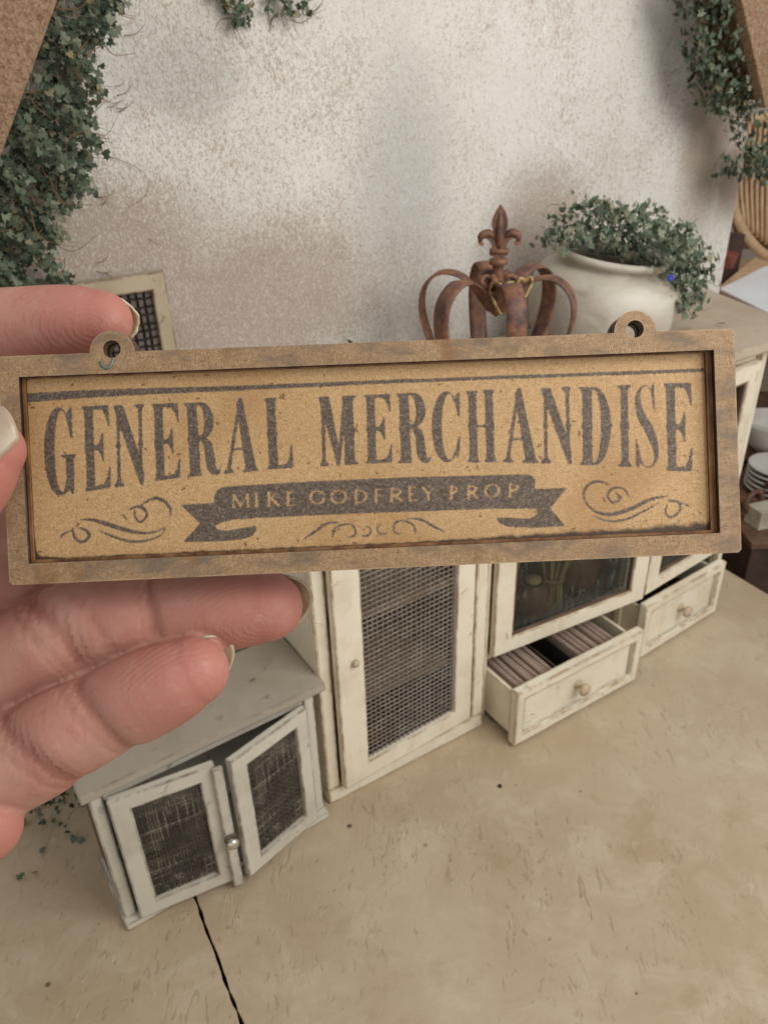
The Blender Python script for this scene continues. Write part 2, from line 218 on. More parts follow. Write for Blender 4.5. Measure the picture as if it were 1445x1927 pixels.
def m_floor():
    t = T('tan_painted_plywood')
    big = t.noise(.8, 5, .6); mid = t.noise(3.4, 6, .65, None, .6)
    col = t.mix(t.ss(big, .32, .68), (.405, .312, .205), (.485, .395, .275))
    col = t.mix(t.ss(mid, .44, .72, 0, .6), col, (.55, .465, .34))
    col = t.mix(t.ss(t.noise(1.9, 5, .7, t.vec(loc=(5, 1, 0))), .56, .68, 0, .35), col, (.31, .215, .12))
    # short scuffs in patches, running several ways
    def scuff(rot, sc_, lo, mask, off):
        n = t.noise(sc_ * 2.0, 3, .55, t.vec((1, .26, 1), off, (0, 0, rot)), 1.2)
        return t.math('MULTIPLY', t.ss(n, lo, lo + .05), t.ss(t.noise(mask, 3, .6, t.vec(loc=off)), .50, .60))
    s1 = scuff(-.9, 17, .62, 1.6, (3, 1, 0)); s2 = scuff(.5, 20, .63, 2.1, (7, 4, 0)); s3 = scuff(1.35, 13, .63, 1.3, (1, 9, 0))
    sc_all = t.math('MAXIMUM', s1, t.math('MAXIMUM', s2, s3))
    col = t.mix(t.math('MULTIPLY', sc_all, .34), col, (.235, .15, .08))
    l1 = scuff(.2, 15, .60, 1.5, (2, 6, 0)); col = t.mix(t.math('MULTIPLY', l1, .26), col, (.62, .53, .39))
    for k, (sc_, lo, hi, c) in enumerate(((3.0, .050, .018, (.06, .042, .02)), (5.5, .055, .02, (.14, .085, .035)), (1.4, .060, .03, (.23, .14, .065)))):
        d = t.voro(sc_, t.vec((1, 1, 1), (2.3 * k + .3, .7 + k, 0)))
        col = t.mix(t.math('MULTIPLY', t.ss(d, lo, hi), t.ss(t.noise(1.9, 2, .5, t.vec(loc=(k * 4, 2, 0))), .44, .58, 0, .85)), col, c)
    rg = t.voro(1.1, t.vec((1, 1, 1), (.35, .2, 0))); ring = t.math('MULTIPLY', t.ss(t.math('ABSOLUTE', t.math('SUBTRACT', t.math('ADD', rg, t.math('MULTIPLY', t.noise(9, 2), .05)), .12)), .012, .003), .45)
    col = t.mix(ring, col, (.27, .19, .11))
    h = t.math('ADD', t.math('MULTIPLY', t.math('SUBTRACT', l1, sc_all), .5), t.math('ADD', t.math('MULTIPLY', mid, .8), t.math('MULTIPLY', t.noise(30, 4, .6), .25)))
    return t.done(col, t.ss(mid, .3, .7, .40, .6), t.bump(h, .5, .014), .35)
def m_leaf():
    t = T('ivy_leaf'); r = t.math('FRACT', t.math('ADD', t.math('MULTIPLY', t.rand(), 1.0), t.island()))
    c = t.ramp(r, [(0, (.022, .038, .020)), (.22, (.048, .074, .042)), (.48, (.082, .112, .066)), (.74, (.135, .165, .108)), (.92, (.22, .24, .17)), (1, (.24, .19, .10))])
    f = t.noise(26, 3, .6)
    c = t.mix(t.ss(f, .48, .75, 0, .4), c, (.18, .22, .17))
    return t.done(c, .55, t.bump(f, .3, .01), .35)
def m_skin():
    t = T('skin')
    n1 = t.noise(5.5, 4, .6); n2 = t.noise(22, 4, .65); n3 = t.noise(75, 3, .6)
    red = t.attr('red')
    c = t.mix(t.ss(n1, .35, .68), (.455, .215, .165), (.50, .278, .215))
    c = t.mix(t.math('MULTIPLY', red, t.ss(n1, .25, .75, .6, 1.2)), c, (.405, .150, .118))
    c = t.mix(t.ss(n2, .52, .72, 0, .32), c, (.52, .325, .25))
    c = t.mix(t.ss(n2, .42, .28, 0, .3), c, (.345, .135, .10))
    cr = t.attr('crease'); c = t.mix(t.math('MULTIPLY', cr, .62), c, (.27, .085, .06))  # fold shadow painted into the creases as a darker red
    rd = t.attr('ridge'); ra = t.attr('ridge_amt')
    wob = t.math('MULTIPLY', t.math('SUBTRACT', t.noise(9, 3, .5), .5), .012)
    rid = t.math('MULTIPLY', t.math('SINE', t.math('MULTIPLY', t.math('ADD', rd, wob), 2 * PI / .0078)), t.math('MULTIPLY', ra, t.ss(t.noise(9, 3), .32, .6)))
    wr = t.noise(24, 4, .6, t.vec((3, .7, 1), rot=(0, 0, .5)), 1.2)
    h = t.math('ADD', t.math('MULTIPLY', rid, .085), t.math('ADD', t.math('MULTIPLY', n3, .35), t.math('MULTIPLY', wr, .30)))
    t.b.subsurface_method = 'RANDOM_WALK'
    return t.done(c, t.ss(n2, .3, .7, .62, .50), t.bump(h, .36, .0075), .34, Subsurface_Weight=.35, Subsurface_Radius=(.03, .012, .007), Subsurface_Scale=1.0)
def m_nail():
    t = T('fingernail'); n = t.noise(18, 4, .6, t.vec((1, 1, 1)))
    c = t.ramp(n, [(.3, (.27, .20, .115)), (.5, (.42, .34, .225)), (.7, (.54, .47, .34))])
    return t.done(c, .28, t.bump(t.noise(30, 3), .15, .004), .5, Subsurface_Weight=.3, Subsurface_Radius=(.02, .015, .01), Subsurface_Scale=1.0)
def m_thumbnail():
    t = T('thumb_nail'); n = t.noise(9, 4, .6)
    c = t.ramp(n, [(.3, (.32, .235, .165)), (.6, (.42, .33, .245))])
    return t.done(c, .3, t.bump(t.noise(40, 2), .12, .003), .5, Subsurface_Weight=.3, Subsurface_Radius=(.02, .012, .008), Subsurface_Scale=1.0)
def m_glass():
    t = T('grubby_pane')
    g = t.n('ShaderNodeBsdfGlossy'); g.inputs['Roughness'].default_value = .12; g.inputs['Color'].default_value = (.9, .95, 1, 1)
    tr = t.n('ShaderNodeBsdfTransparent'); tr.inputs[0].default_value = (.74, .76, .75, 1)
    df = t.n('ShaderNodeBsdfDiffuse'); t.put(df.inputs[0], t.ramp(t.noise(30, 4, .7, t.vec((2.2, 1, .35))), [(.4, (.05, .06, .06)), (.62, (.25, .26, .24)), (.75, (.5, .47, .4))]))
    lw = t.n('ShaderNodeLayerWeight'); lw.inputs[0].default_value = .5
    fr = t.math('ADD', t.math('MULTIPLY', t.math('POWER', lw.outputs['Facing'], 4.0), .5), .03)
    a = t.n('ShaderNodeMixShader'); t.put(a.inputs[0], fr); t.put(a.inputs[1], tr.outputs[0]); t.put(a.inputs[2], g.outputs[0])
    sm = t.math('MULTIPLY', t.ss(t.noise(34, 4, .7, t.vec((2.6, 1, .3))), .5, .66), t.ss(t.noise(4, 3), .4, .62, .03, .5))
    b = t.n('ShaderNodeMixShader'); t.put(b.inputs[0], sm); t.put(b.inputs[1], a.outputs[0]); t.put(b.inputs[2], df.outputs[0])
    t.put(t.out.inputs[0], b.outputs[0]); return t.m
def m_rust():
    t = T('rusted_strap'); n = t.noise(7, 6, .68); f = t.noise(30, 4, .65)
    n = t.noise(9, 6, .75); c = t.ramp(n, [(.32, (.05, .032, .030)), (.44, (.12, .060, .046)), (.53, (.205, .095, .056)), (.60, (.28, .130, .070)), (.70, (.31, .19, .14))])
    c = t.mix(t.ss(f, .56, .7, 0, .5), c, (.09, .055, .05))
    c = t.mix(t.math('MULTIPLY', t.edge(.008), t.ss(t.noise(12, 3), .45, .6)), c, (.48, .26, .15))
    return t.done(c, t.ss(n, .3, .7, .5, .75), t.bump(t.math('ADD', n, t.math('MULTIPLY', f, .5)), .4, .008), .5, Metallic=.15)
def m_gold():
    t = T('worn_gold'); n = t.noise(22, 4, .65)
    return t.done(t.ramp(n, [(.38, (.14, .065, .035)), (.50, (.30, .19, .075)), (.66, (.58, .44, .23))]), .5, t.bump(n, .5, .008), .5, Metallic=.3)
def m_screen(name, a, b, c=None):
    t = T(name); n = t.noise(9, 5, .65); r = t.island()
    col = t.mix(t.ss(n, .4, .62), a, b)
    if c is not None: col = t.mix(t.math('MULTIPLY', t.ss(t.noise(4.6, 5, .75, t.vec(loc=(2, 5, 1))), .50, .64, 0, 1), t.ss(t.noise(26, 2, .5, t.vec((1, 1, .5))), .4, .6, .25, 1)), col, c)
    col = t.mix(t.math('MULTIPLY', r, .3), col, tuple(x * .6 for x in a))
    if c is not None: col = t.mix(t.math('MULTIPLY', t.ss(r, .55, .95), t.ss(t.noise(5, 3), .45, .6, .1, .75)), col, c)
    return t.done(col, .55, None, .4, Metallic=.2)
MAT['board'] = m_board(); MAT['frame'] = m_frame(); MAT['burnt'] = m_burnt(); MAT['burnt2'] = m_burnt2()
MAT['cream'] = m_paint('cream_chalk_paint', (.76, .70, .565), (.63, .545, .40), (.38, .275, .165), 1.0)
MAT['white'] = m_paint('shade_greyed_chalk_paint', (.60, .57, .475), (.47, .43, .355), (.245, .20, .16), 1.0)  # pale paint greyed: the hand's shade on the low cabinet put into colour
MAT['greytop'] = m_paint('grey_beige_top', (.40, .355, .285), (.33, .285, .22), (.22, .165, .12), .7, .7)
MAT['aged'] = m_paint('aged_bare_frame', (.44, .375, .265), (.35, .28, .175), (.17, .115, .06), 1.0, 1.3)
MAT['beigetop'] = m_paint('beige_worn_top', (.49, .41, .315), (.42, .34, .25), (.30, .21, .14), .6, .6)
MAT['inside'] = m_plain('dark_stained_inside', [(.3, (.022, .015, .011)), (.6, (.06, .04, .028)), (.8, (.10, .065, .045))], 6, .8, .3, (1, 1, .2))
MAT['inside_lit'] = m_plain('lightened_inside', [(.3, (.06, .05, .042)), (.6, (.13, .105, .085)), (.8, (.2, .17, .14))], 5, .8, .3, (1, 1, .3))  # inside brown lightened, standing in for light missing behind the panes
MAT['brownwood'] = m_plain('brown_stained_wood', [(.3, (.07, .038, .022)), (.55, (.16, .092, .055)), (.75, (.25, .155, .10))], 7, .6, .3, (1, 1, .15))
MAT['shelf'] = m_plain('raw_shelf_edge', [(.3, (.30, .20, .125)), (.6, (.46, .32, .215)), (.8, (.55, .41, .29))], 9, .6, .2, (.2, 1, 1))
MAT['wall'] = m_wall(); MAT['floor'] = m_floor(); MAT['leaf'] = m_leaf()
MAT['stem'] = m_plain('dry_brown_root', [(.3, (.10, .06, .028)), (.6, (.24, .155, .075)), (.8, (.38, .27, .15))], 14, .7, .3)
MAT['skin'] = m_skin(); MAT['nail'] = m_nail(); MAT['thumbnail'] = m_thumbnail()
MAT['glass'] = m_glass(); MAT['rust'] = m_rust(); MAT['gold'] = m_gold()
MAT['wire'] = m_screen('taupe_wire', (.20, .165, .135), (.29, .25, .21), (.21, .19, .175))
MAT['wire_dark'] = m_screen('dark_wire', (.052, .042, .032), (.10, .08, .058), (.33, .285, .22))
MAT['wire_black'] = m_screen('black_wire', (.018, .013, .011), (.035, .024, .018))
MAT['ceramic'] = m_plain('cream_stoneware', [(.30, (.28, .235, .18)), (.46, (.435, .395, .325)), (.66, (.545, .515, .445))], 3.4, .48, .25, (1, 1, 1.6))
MAT['soil'] = m_plain('dark_moss_filling', [(.35, (.02, .014, .009)), (.65, (.085, .06, .035))], 22, .9, .8)
MAT['mdf'] = m_plain('raw_brown_board', [(.30, (.11, .065, .036)), (.46, (.225, .14, .084)), (.58, (.30, .20, .13)), (.74, (.40, .285, .195))], 85, .8, .15, (1, 1, 1), .2, .8)
MAT['steel'] = m_plain('polished_steel', [(.3, (.6, .58, .54)), (.7, (.85, .83, .8))], 8, .16, .05, Metallic=1.0)
MAT['knobwood'] = m_plain('worn_brass_knob', [(.3, (.34, .25, .15)), (.55, (.52, .43, .29)), (.75, (.64, .56, .42))], 16, .42, .3)
MAT['card'] = m_plain('pinkish_card', [(.3, (.40, .29, .24)), (.6, (.54, .41, .345)), (.8, (.66, .53, .46))], 9, .8, .2)
MAT['straw'] = m_plain('dry_straw', [(.3, (.20, .145, .06)), (.6, (.38, .29, .13)), (.8, (.5, .41, .22))], 20, .7, .4, (3, 3, .3))
MAT['clay'] = m_plain('brown_clay', [(.3, (.07, .035, .022)), (.6, (.17, .085, .055)), (.8, (.25, .14, .10))], 7, .6, .3)
MAT['paper'] = m_plain('plain_paper', [(.3, (.80, .81, .84)), (.7, (.86, .87, .90))], 2, .7, .05)
MAT['rattan'] = m_plain('honey_rattan', [(.3, (.50, .32, .17)), (.6, (.66, .455, .27)), (.8, (.74, .55, .36))], 12, .5, .2, (1, 1, .4))
MAT['room'] = m_plain('pinkish_room_wall', [(.3, (.50, .415, .345)), (.7, (.58, .49, .42))], 1.2, .9, .1)
MAT['darkwood'] = m_plain('dark_bench_wood', [(.3, (.035, .02, .014)), (.6, (.085, .05, .034)), (.8, (.14, .085, .055))], 3.5, .6, .3, (1, .15, 1))
MAT['taupe'] = m_plain('taupe_board', [(.3, (.27, .215, .17)), (.7, (.36, .29, .235))], 3, .8, .2)
MAT['darktaupe'] = m_plain('grimy_grey_backing', [(.3, (.10, .08, .068)), (.7, (.20, .165, .145))], 9, .8, .2)
MAT['bowl'] = m_plain('white_glaze', [(.3, (.42, .40, .36)), (.7, (.56, .54, .50))], 4, .35, .1)
MAT['cloth'] = m_plain('grey_felt', [(.3, (.22, .205, .18)), (.7, (.32, .30, .27))], 20, .95, .6)
MAT['red'] = m_plain('rust_red_clay', [(.3, (.20, .045, .03)), (.7, (.28, .075, .05))], 6, .6, .2)
MAT['teal'] = m_plain('teal_thread', [(.3, (.10, .15, .13)), (.7, (.20, .27, .24))], 30, .8, .1)
MAT['blue'] = m_plain('blue_petal', [(.3, (.03, .04, .38)), (.7, (.06, .09, .6))], 30, .6, .2)

# ---------------------------------------------------------------- geometry helpers
def tag(o, label=None, cat=None, group=None, kind=None):
    if label: o['label'] = label
    if cat: o['category'] = cat
    if group: o['group'] = group
    if kind: o['kind'] = kind
    return o
def empty(name, loc=(0, 0, 0), rz=0.0, mat3=None):
    o = bpy.data.objects.new(name, None); COL.objects.link(o); o.empty_display_size = .1
    if mat3 is not None: o.matrix_world = Matrix.Translation(loc) @ Matrix(mat3).to_4x4()
    else: o.location = loc; o.rotation_euler = (0, 0, rz)
    return o
def link(name, me, mat, parent=None, loc=(0, 0, 0), rot=(0, 0, 0)):
    o = bpy.data.objects.new(name, me); COL.objects.link(o)
    mats = mat if isinstance(mat, (list, tuple)) else [mat]
    if not me.materials:
        for m in mats: me.materials.append(MAT[m] if isinstance(m, str) else m)
    if parent is not None: o.parent = parent
    o.location = loc; o.rotation_euler = rot
    return o
class MB:
    def __init__(s): s.v = []; s.f = []
    def add(s, vs, fs):
        n = len(s.v); s.v += [tuple(p) for p in vs]; s.f += [tuple(i + n for i in f) for f in fs]; return s
    def box(s, x0, x1, y0, y1, z0, z1):
        return s.add([(x, y, z) for z in (z0, z1) for y in (y0, y1) for x in (x0, x1)],
                     [(0, 2, 3, 1), (4, 5, 7, 6), (0, 1, 5, 4), (2, 6, 7, 3), (0, 4, 6, 2), (1, 3, 7, 5)])
    def prism(s, poly, y0, y1, axis='y'):
        n = len(poly)
        if axis == 'y': a = [(p[0], y0, p[1]) for p in poly]; b = [(p[0], y1, p[1]) for p in poly]
        else: a = [(p[0], p[1], y0) for p in poly]; b = [(p[0], p[1], y1) for p in poly]
        return s.add(a + b, [tuple(range(n)), tuple(range(2 * n - 1, n - 1, -1))] + [(i, i + n, (i + 1) % n + n, (i + 1) % n) for i in range(n)])
    def tube(s, pts, rad, seg=6, cap=True):
        pts = [Vector(p) for p in pts]; n = len(pts); rad = rad if hasattr(rad, '__len__') else [rad] * n
        t0 = (pts[1] - pts[0]).normalized(); up = Vector((0, 0, 1)) if abs(t0.z) < .9 else Vector((1, 0, 0))
        a = t0.cross(up).normalized(); vs = []
        for i, p in enumerate(pts):
            t = (pts[min(i + 1, n - 1)] - pts[max(i - 1, 0)]).normalized(); a = (a - t * a.dot(t)).normalized(); b = t.cross(a)
            vs += [p + (a * math.cos(2 * PI * k / seg) + b * math.sin(2 * PI * k / seg)) * rad[i] for k in range(seg)]
        fs = [(i * seg + k, i * seg + (k + 1) % seg, (i + 1) * seg + (k + 1) % seg, (i + 1) * seg + k) for i in range(n - 1) for k in range(seg)]
        if cap: fs += [tuple(range(seg - 1, -1, -1)), tuple(range((n - 1) * seg, n * seg))]
        return s.add(vs, fs)
    def lathe(s, prof, seg=40, c=(0, 0, 0)):
        n = len(prof); vs = [(c[0] + r * math.cos(2 * PI * k / seg), c[1] + r * math.sin(2 * PI * k / seg), c[2] + z) for r, z in prof for k in range(seg)]
        fs = [(i * seg + k, i * seg + (k + 1) % seg, (i + 1) * seg + (k + 1) % seg, (i + 1) * seg + k) for i in range(n - 1) for k in range(seg)]
        return s.add(vs, fs)
    def mesh(s, name): me = bpy.data.meshes.new(name); me.from_pydata(s.v, [], s.f); me.update(); return me
    def obj(s, name, mat, parent=None, bevel=0.0, smooth=False, loc=(0, 0, 0), rot=(0, 0, 0), fix=True):
        me = s.mesh(name)
        bm = bmesh.new(); bm.from_mesh(me)
        if fix: bmesh.ops.recalc_face_normals(bm, faces=bm.faces[:])
        if bevel:
            ly = bm.faces.layers.float.new('edgew'); bm.edges.ensure_lookup_table()
            ed = [e for e in bm.edges if len(e.link_faces) == 2 and e.calc_face_angle() > .5]
            res = bmesh.ops.bevel(bm, geom=ed, offset=bevel, segments=2, profile=.6, affect='EDGES', clamp_overlap=True)
            for f in res['faces']: f[ly] = 1.0
        bm.to_mesh(me); bm.free()
        if smooth: me.shade_smooth()
        return link(name, me, mat, parent, loc, rot)
def box(name, mat, x0, x1, y0, y1, z0, z1, parent=None, bevel=.006): return MB().box(x0, x1, y0, y1, z0, z1).obj(name, mat, parent, bevel)
def spline(pts, n):
    """Catmull-Rom through points of any dimension"""
    p = np.array(pts, float); p = np.vstack([2 * p[0] - p[1], p, 2 * p[-1] - p[-2]]); out = []
    k = len(p) - 3
    for t in np.linspace(0, k - 1e-9, n):
        i = int(t); x = t - i; a, b, c, d = p[i:i + 4]
        out.append(.5 * (2 * b + (c - a) * x + (2 * a - 5 * b + 4 * c - d) * x * x + (3 * b - a - 3 * c + d) * x ** 3))
    return np.array(out)
def woven(x0, x1, z0, z1, nx, nz, r, amp, y=0.0, wob=.0):
    """a woven wire screen, real wires passing over and under each other"""
    mb = MB(); dx = (x1 - x0) / nx; dz = (z1 - z0) / nz
    def wire(fixed, along0, along1, n, step, ph, vertical):
        jit = [random.gauss(0, wob * step) for _ in range(n // 4 + 3)]; pts = []
        for i in range(2 * n + 1):
            s = along0 + (along1 - along0) * i / (2 * n)
            off = amp * math.cos(PI * (i / 2.0) + ph); f = i / 8.0; q = int(f)
            fx = fixed + jit[q] * (1 - f + q) + jit[q + 1] * (f - q)
            pts.append((fx, y + off, s) if vertical else (s, y - off, fx))
        mb.tube(pts, r, 4, False)
    for i in range(nx + 1): wire(x0 + i * dx, z0, z1, nz, dx, PI * (i % 2), True)
    for j in range(nz + 1): wire(z0 + j * dz, x0, x1, nx, dz, PI * (j % 2), False)
    return mb
def door_frame(W, H, sl, sr, rb, rt, th):
    """stiles and rails with their inner edges, local x 0..W, y 0..th, z 0..H"""
    mb = MB(); o = [(0, 0), (W, 0), (W, H), (0, H)]; i = [(sl, rb), (W - sr, rb), (W - sr, H - rt), (sl, H - rt)]
    vs = [(p[0], y, p[1]) for y in (0, th) for p in o + i]; fs = []
    for k in range(4):
        j = (k + 1) % 4
        fs += [(k, j, 4 + j, 4 + k), (8 + k, 12 + k, 12 + j, 8 + j), (k, 8 + k, 8 + j, j), (4 + k, 4 + j, 12 + j, 12 + k)]
    return mb.add(vs, fs)

# ---------------------------------------------------------------- setting: floor boards, bench, room
ANG = R(31.5); OX, OY = -0.30, 2.663
def W3(u, v, z): return Vector((OX + u * math.cos(ANG) - v * math.sin(ANG), OY + u * math.sin(ANG) + v * math.cos(ANG), z))
floor = empty('floor'); floor['kind'] = 'structure'
sA, sd = Vector((-.912, 2.18)), Vector((.297, -.555)).normalized()
def seam(t): p = sA + sd * t; return (p.x, p.y)
def rag(t): return .002 * math.sin(t * 23) + .002 * math.sin(t * 61 + 1) + .0015 * math.sin(t * 140)
ts = np.linspace(-3.2, 4.5, 260); nrm = Vector((-sd.y, sd.x))
right_edge = [(sA.x + sd.x * t + nrm.x * (.0065 + rag(t)), sA.y + sd.y * t + nrm.y * (.0065 + rag(t))) for t in ts]
left_edge = [(sA.x + sd.x * t - nrm.x * (.0065 + rag(t + 7)), sA.y + sd.y * t - nrm.y * (.0065 + rag(t + 7))) for t in ts]
fr_dir = Vector((.16, -.31)).normalized(); f0 = Vector((2.482, 4.597))
e1 = f0 + fr_dir * -1.6; e2 = f0 + fr_dir * 7.5
def board(poly):
    mb = MB(); n = len(poly)
    return mb.prism(poly, -.07, 0, 'z')
board(right_edge + [(e2.x, e2.y), (e1.x, e1.y)]).obj('floor_board', 'floor', floor)
board(left_edge + [(-4.6, -2.6), (-5.2, 3.2)]).obj('floor_board', 'floor', floor)
bench = MB().box(-9, 14, -4, 14, -.80, -.72).obj('bench', 'darkwood'); tag(bench, kind='structure')
room = MB().box(-12, 18, 12.5, 12.7, -6, 12).obj('room_wall', 'room'); tag(room, kind='structure')

# ---------------------------------------------------------------- plaster gable wall and its roof boards
wall = MB().prism([(-2.7, .0), (3.83, .0), (3.83, 2.78), (3.45, 3.3), (1.1, 5.8), (-1.5, 2.1), (-2.7, 1.2)], 1.0, 1.13)
wall = wall.obj('plaster_wall', 'wall', None, .012); wall.location = (OX, OY, 0); wall.rotation_euler = (0, 0, ANG)
tag(wall, 'stippled off-white plaster gable wall with pinkish and grey stains behind the cabinets', 'wall')
def roof(name, a, b, out, label):
    """flat board facing the front, following the slope a-b, with a roof sheet behind it"""
    r = empty(name, (OX, OY, 0), ANG); tag(r, label, 'board', 'raw brown boards framing the gable')
    a = Vector(a); b = Vector(b); o = Vector(out)
    MB().prism([a, b, b + o, a + o], .50, .56).obj('fascia_board', 'mdf', r, .006)
    d = o.normalized()
    MB().prism([a + d * .06, b + d * .06, b + d * .11, a + d * .11], .562, .84).obj('roof_sheet', 'mdf', r, .004)
    return r
dl = Vector((-.2820, -.437)).normalized(); pl = Vector((-.454, 3.433)) - dl * 2.2
roof('roof_board', pl, pl + dl * 4.4, Vector((-.437, .282)).normalized() * .85, 'raw brown gable board, upper left, beside the thickest ivy')
dr = Vector((.364, -.484)).normalized(); pr = Vector((2.842, 3.473)) - dr * 2.0
roof('roof_board', pr, Vector((3.212, 2.980)), Vector((.484, .364)).normalized() * .7, 'raw brown gable board, upper right, ending above the rattan chair')

# ---------------------------------------------------------------- the sign
sign = empty('hanging_sign', SIGN_LOC, mat3=SIGN_ROT)
tag(sign, 'small framed wooden sign reading GENERAL MERCHANDISE, held up by the hand', 'sign')
SW, SH = 1.384 / 2, .4267 / 2
def outline_curve(z0, z1, hole, inset=0.0):
    cu = bpy.data.curves.new('sign_outline', 'CURVE'); cu.dimensions = '2D'; cu.fill_mode = 'BOTH'
    def sp(pts):
        s = cu.splines.new('POLY'); s.points.add(len(pts) - 1); s.use_cyclic_u = True
        for q, p in zip(s.points, pts): q.co = (p[0], p[1], 0, 1)
    W_, H_ = SW - inset, SH - inset; c = .006
    pts = [(-W_, -H_ + c), (-W_ + c, -H_), (W_ - c, -H_), (W_, -H_ + c), (W_, H_ - c), (W_ - c, H_)]
    for (cen, hc), rad in zip(reversed(TABS), (.0405, .042)):
        a0 = math.asin(max(-1, min(1, (H_ - cen[1]) / rad)))
        for k in range(29):
            a = a0 + (PI - 2 * a0) * k / 28; pts.append((cen[0] + (rad - inset) * math.cos(a), cen[1] + (rad - inset) * math.sin(a)))
    pts += [(-W_ + c, H_), (-W_, H_ - c)]
    sp(pts)
    for cen, hc in TABS: sp([(hc[0] + .0165 * math.cos(2 * PI * k / 28), hc[1] + .0165 * math.sin(2 * PI * k / 28)) for k in range(28)])
    if hole: sp([(hole[0], hole[2]), (hole[1], hole[2]), (hole[1], hole[3]), (hole[0], hole[3])])
    cu.extrude = (z1 - z0) / 2; cu.bevel_depth = 0
    o = bpy.data.objects.new('sign_outline', cu); COL.objects.link(o)
    dg = bpy.context.evaluated_depsgraph_get(); me = bpy.data.meshes.new_from_object(o.evaluated_get(dg))
    bpy.data.objects.remove(o); bpy.data.curves.remove(cu)
    me.transform(Matrix.Translation((0, 0, (z0 + z1) / 2)))
    return me
def sign_layer(name, z0, z1, hole, mats, inset=0.0):
    me = outline_curve(z0, z1, hole, inset); me.materials.clear()
    bm = bmesh.new(); bm.from_mesh(me); bmesh.ops.remove_doubles(bm, verts=bm.verts[:], dist=1e-5); bmesh.ops.recalc_face_normals(bm, faces=bm.faces[:])
    for f in bm.faces: f.material_index = 0 if abs(f.normal.z) > .5 else 1
    bm.to_mesh(me); bm.free()
    return link(name, me, mats, sign)
IN = (-.6552, .6524, -.1745, .1742)
sign_layer('frame', -.0125, 0, IN, ['frame', 'burnt'])
sign_layer('inner_frame', -.0235, -.0128, (IN[0] + .0050, IN[1] - .0105, IN[2] + .0055, IN[3] - .0015), ['burnt2', 'burnt2'], .0015)
sign_layer('backing', -.050, -.0240, None, ['mdf', 'burnt'], .001)

# ---- ink print, rasterised once and kept as a value per vertex of the panel
PX0, PX1, PY0, PY1 = IN[0] - .002, IN[1] + .002, IN[2] - .002, IN[3] + .002
NX, NY, SS = 1000, 268, 2
rw, rh = NX * SS, NY * SS
INK = np.zeros((rh, rw), np.float32)
def to_r(p): return np.array([((x - PX0) / (PX1 - PX0) * (rw - 1), (y - PY0) / (PY1 - PY0) * (rh - 1)) for x, y in p])
def fill(poly, val=1.0):
    q = to_r(poly); x0, y0 = np.floor(q.min(0)).astype(int); x1, y1 = np.ceil(q.max(0)).astype(int) + 1
    x0, y0 = max(x0, 0), max(y0, 0); x1, y1 = min(x1, rw), min(y1, rh)
    if x1 <= x0 or y1 <= y0: return
    X, Y = np.meshgrid(np.arange(x0, x1), np.arange(y0, y1)); ins = np.zeros(X.shape, bool)
    for (ax, ay), (bx, by) in zip(q, np.roll(q, -1, 0)):
        if ay == by: continue
        c = ((ay > Y) != (by > Y)) & (X < (bx - ax) * (Y - ay) / (by - ay) + ax); ins ^= c
    INK[y0:y1, x0:x1][ins] = val
def stroke(pts, val=1.0, n=60):
    """line of changing width: points (x, y, half width)"""
    p = spline(pts, n); k = (rw - 1) / (PX1 - PX0)
    q = np.column_stack([to_r(p[:, :2]), np.maximum(p[:, 2], .0004) * k])
    for a, b in zip(q[:-1], q[1:]):
        rr = max(a[2], b[2]) + 1; x0, x1 = int(max(min(a[0], b[0]) - rr, 0)), int(min(max(a[0], b[0]) + rr + 2, rw)); y0, y1 = int(max(min(a[1], b[1]) - rr, 0)), int(min(max(a[1], b[1]) + rr + 2, rh))
        if x1 <= x0 or y1 <= y0: continue
        X, Y = np.meshgrid(np.arange(x0, x1), np.arange(y0, y1)); d = b[:2] - a[:2]; L = (d @ d) + 1e-9
        t = np.clip(((X - a[0]) * d[0] + (Y - a[1]) * d[1]) / L, 0, 1)
        INK[y0:y1, x0:x1][np.hypot(X - a[0] - t * d[0], Y - a[1] - t * d[1]) <= a[2] + (b[2] - a[2]) * t] = val
# condensed western letters in a unit box: x 0..1, y 0 (top) .. 1 (bottom)
def st(a, b, sl=.07, sr=.07, sp=.035):
    return [[(a - sl, 0), (b + sr, 0), (b + sr * .9, .022), (b + .01, .05), (b, .09), (b, .44), (b + sp, .5), (b, .56), (b, .91), (b + .01, .95), (b + sr * .9, .978), (b + sr, 1),
             (a - sl, 1), (a - sl * .9, .978), (a - .01, .95), (a, .91), (a, .56), (a - sp, .5), (a, .44), (a, .09), (a - .01, .05), (a - sl * .9, .022)]]
def ell(cx, cy, rx, ry, a0, a1, n=26): return [(cx + rx * math.cos(R(a0 + (a1 - a0) * k / n)), cy + ry * math.sin(R(a0 + (a1 - a0) * k / n))) for k in range(n + 1)]
TOPARM = [(.4, 0), (.96, 0), (.99, .27), (.93, .26), (.86, .14), (.74, .06), (.4, .045)]
BOTARM = [(x, 1 - y) for x, y in TOPARM]
MIDARM = [(.4, .485), (.58, .46), (.68, .38), (.71, .32), (.76, .32), (.76, .68), (.71, .68), (.68, .62), (.58, .54), (.4, .515)]
GL = {}
GL['E'] = (st(.13, .43) + [TOPARM, BOTARM, MIDARM], [])
GL['L'] = (st(.13, .46) + [[(.4, 1), (1, 1), (1, .66), (.94, .67), (.86, .86), (.74, .94), (.4, .955)]], [])
GL['I'] = (st(.28, .74, .22, .22, .08), [])
GL['H'] = (st(.12, .38) + st(.64, .9) + [[(.36, .485), (.66, .485), (.66, .515), (.36, .515)]], [])
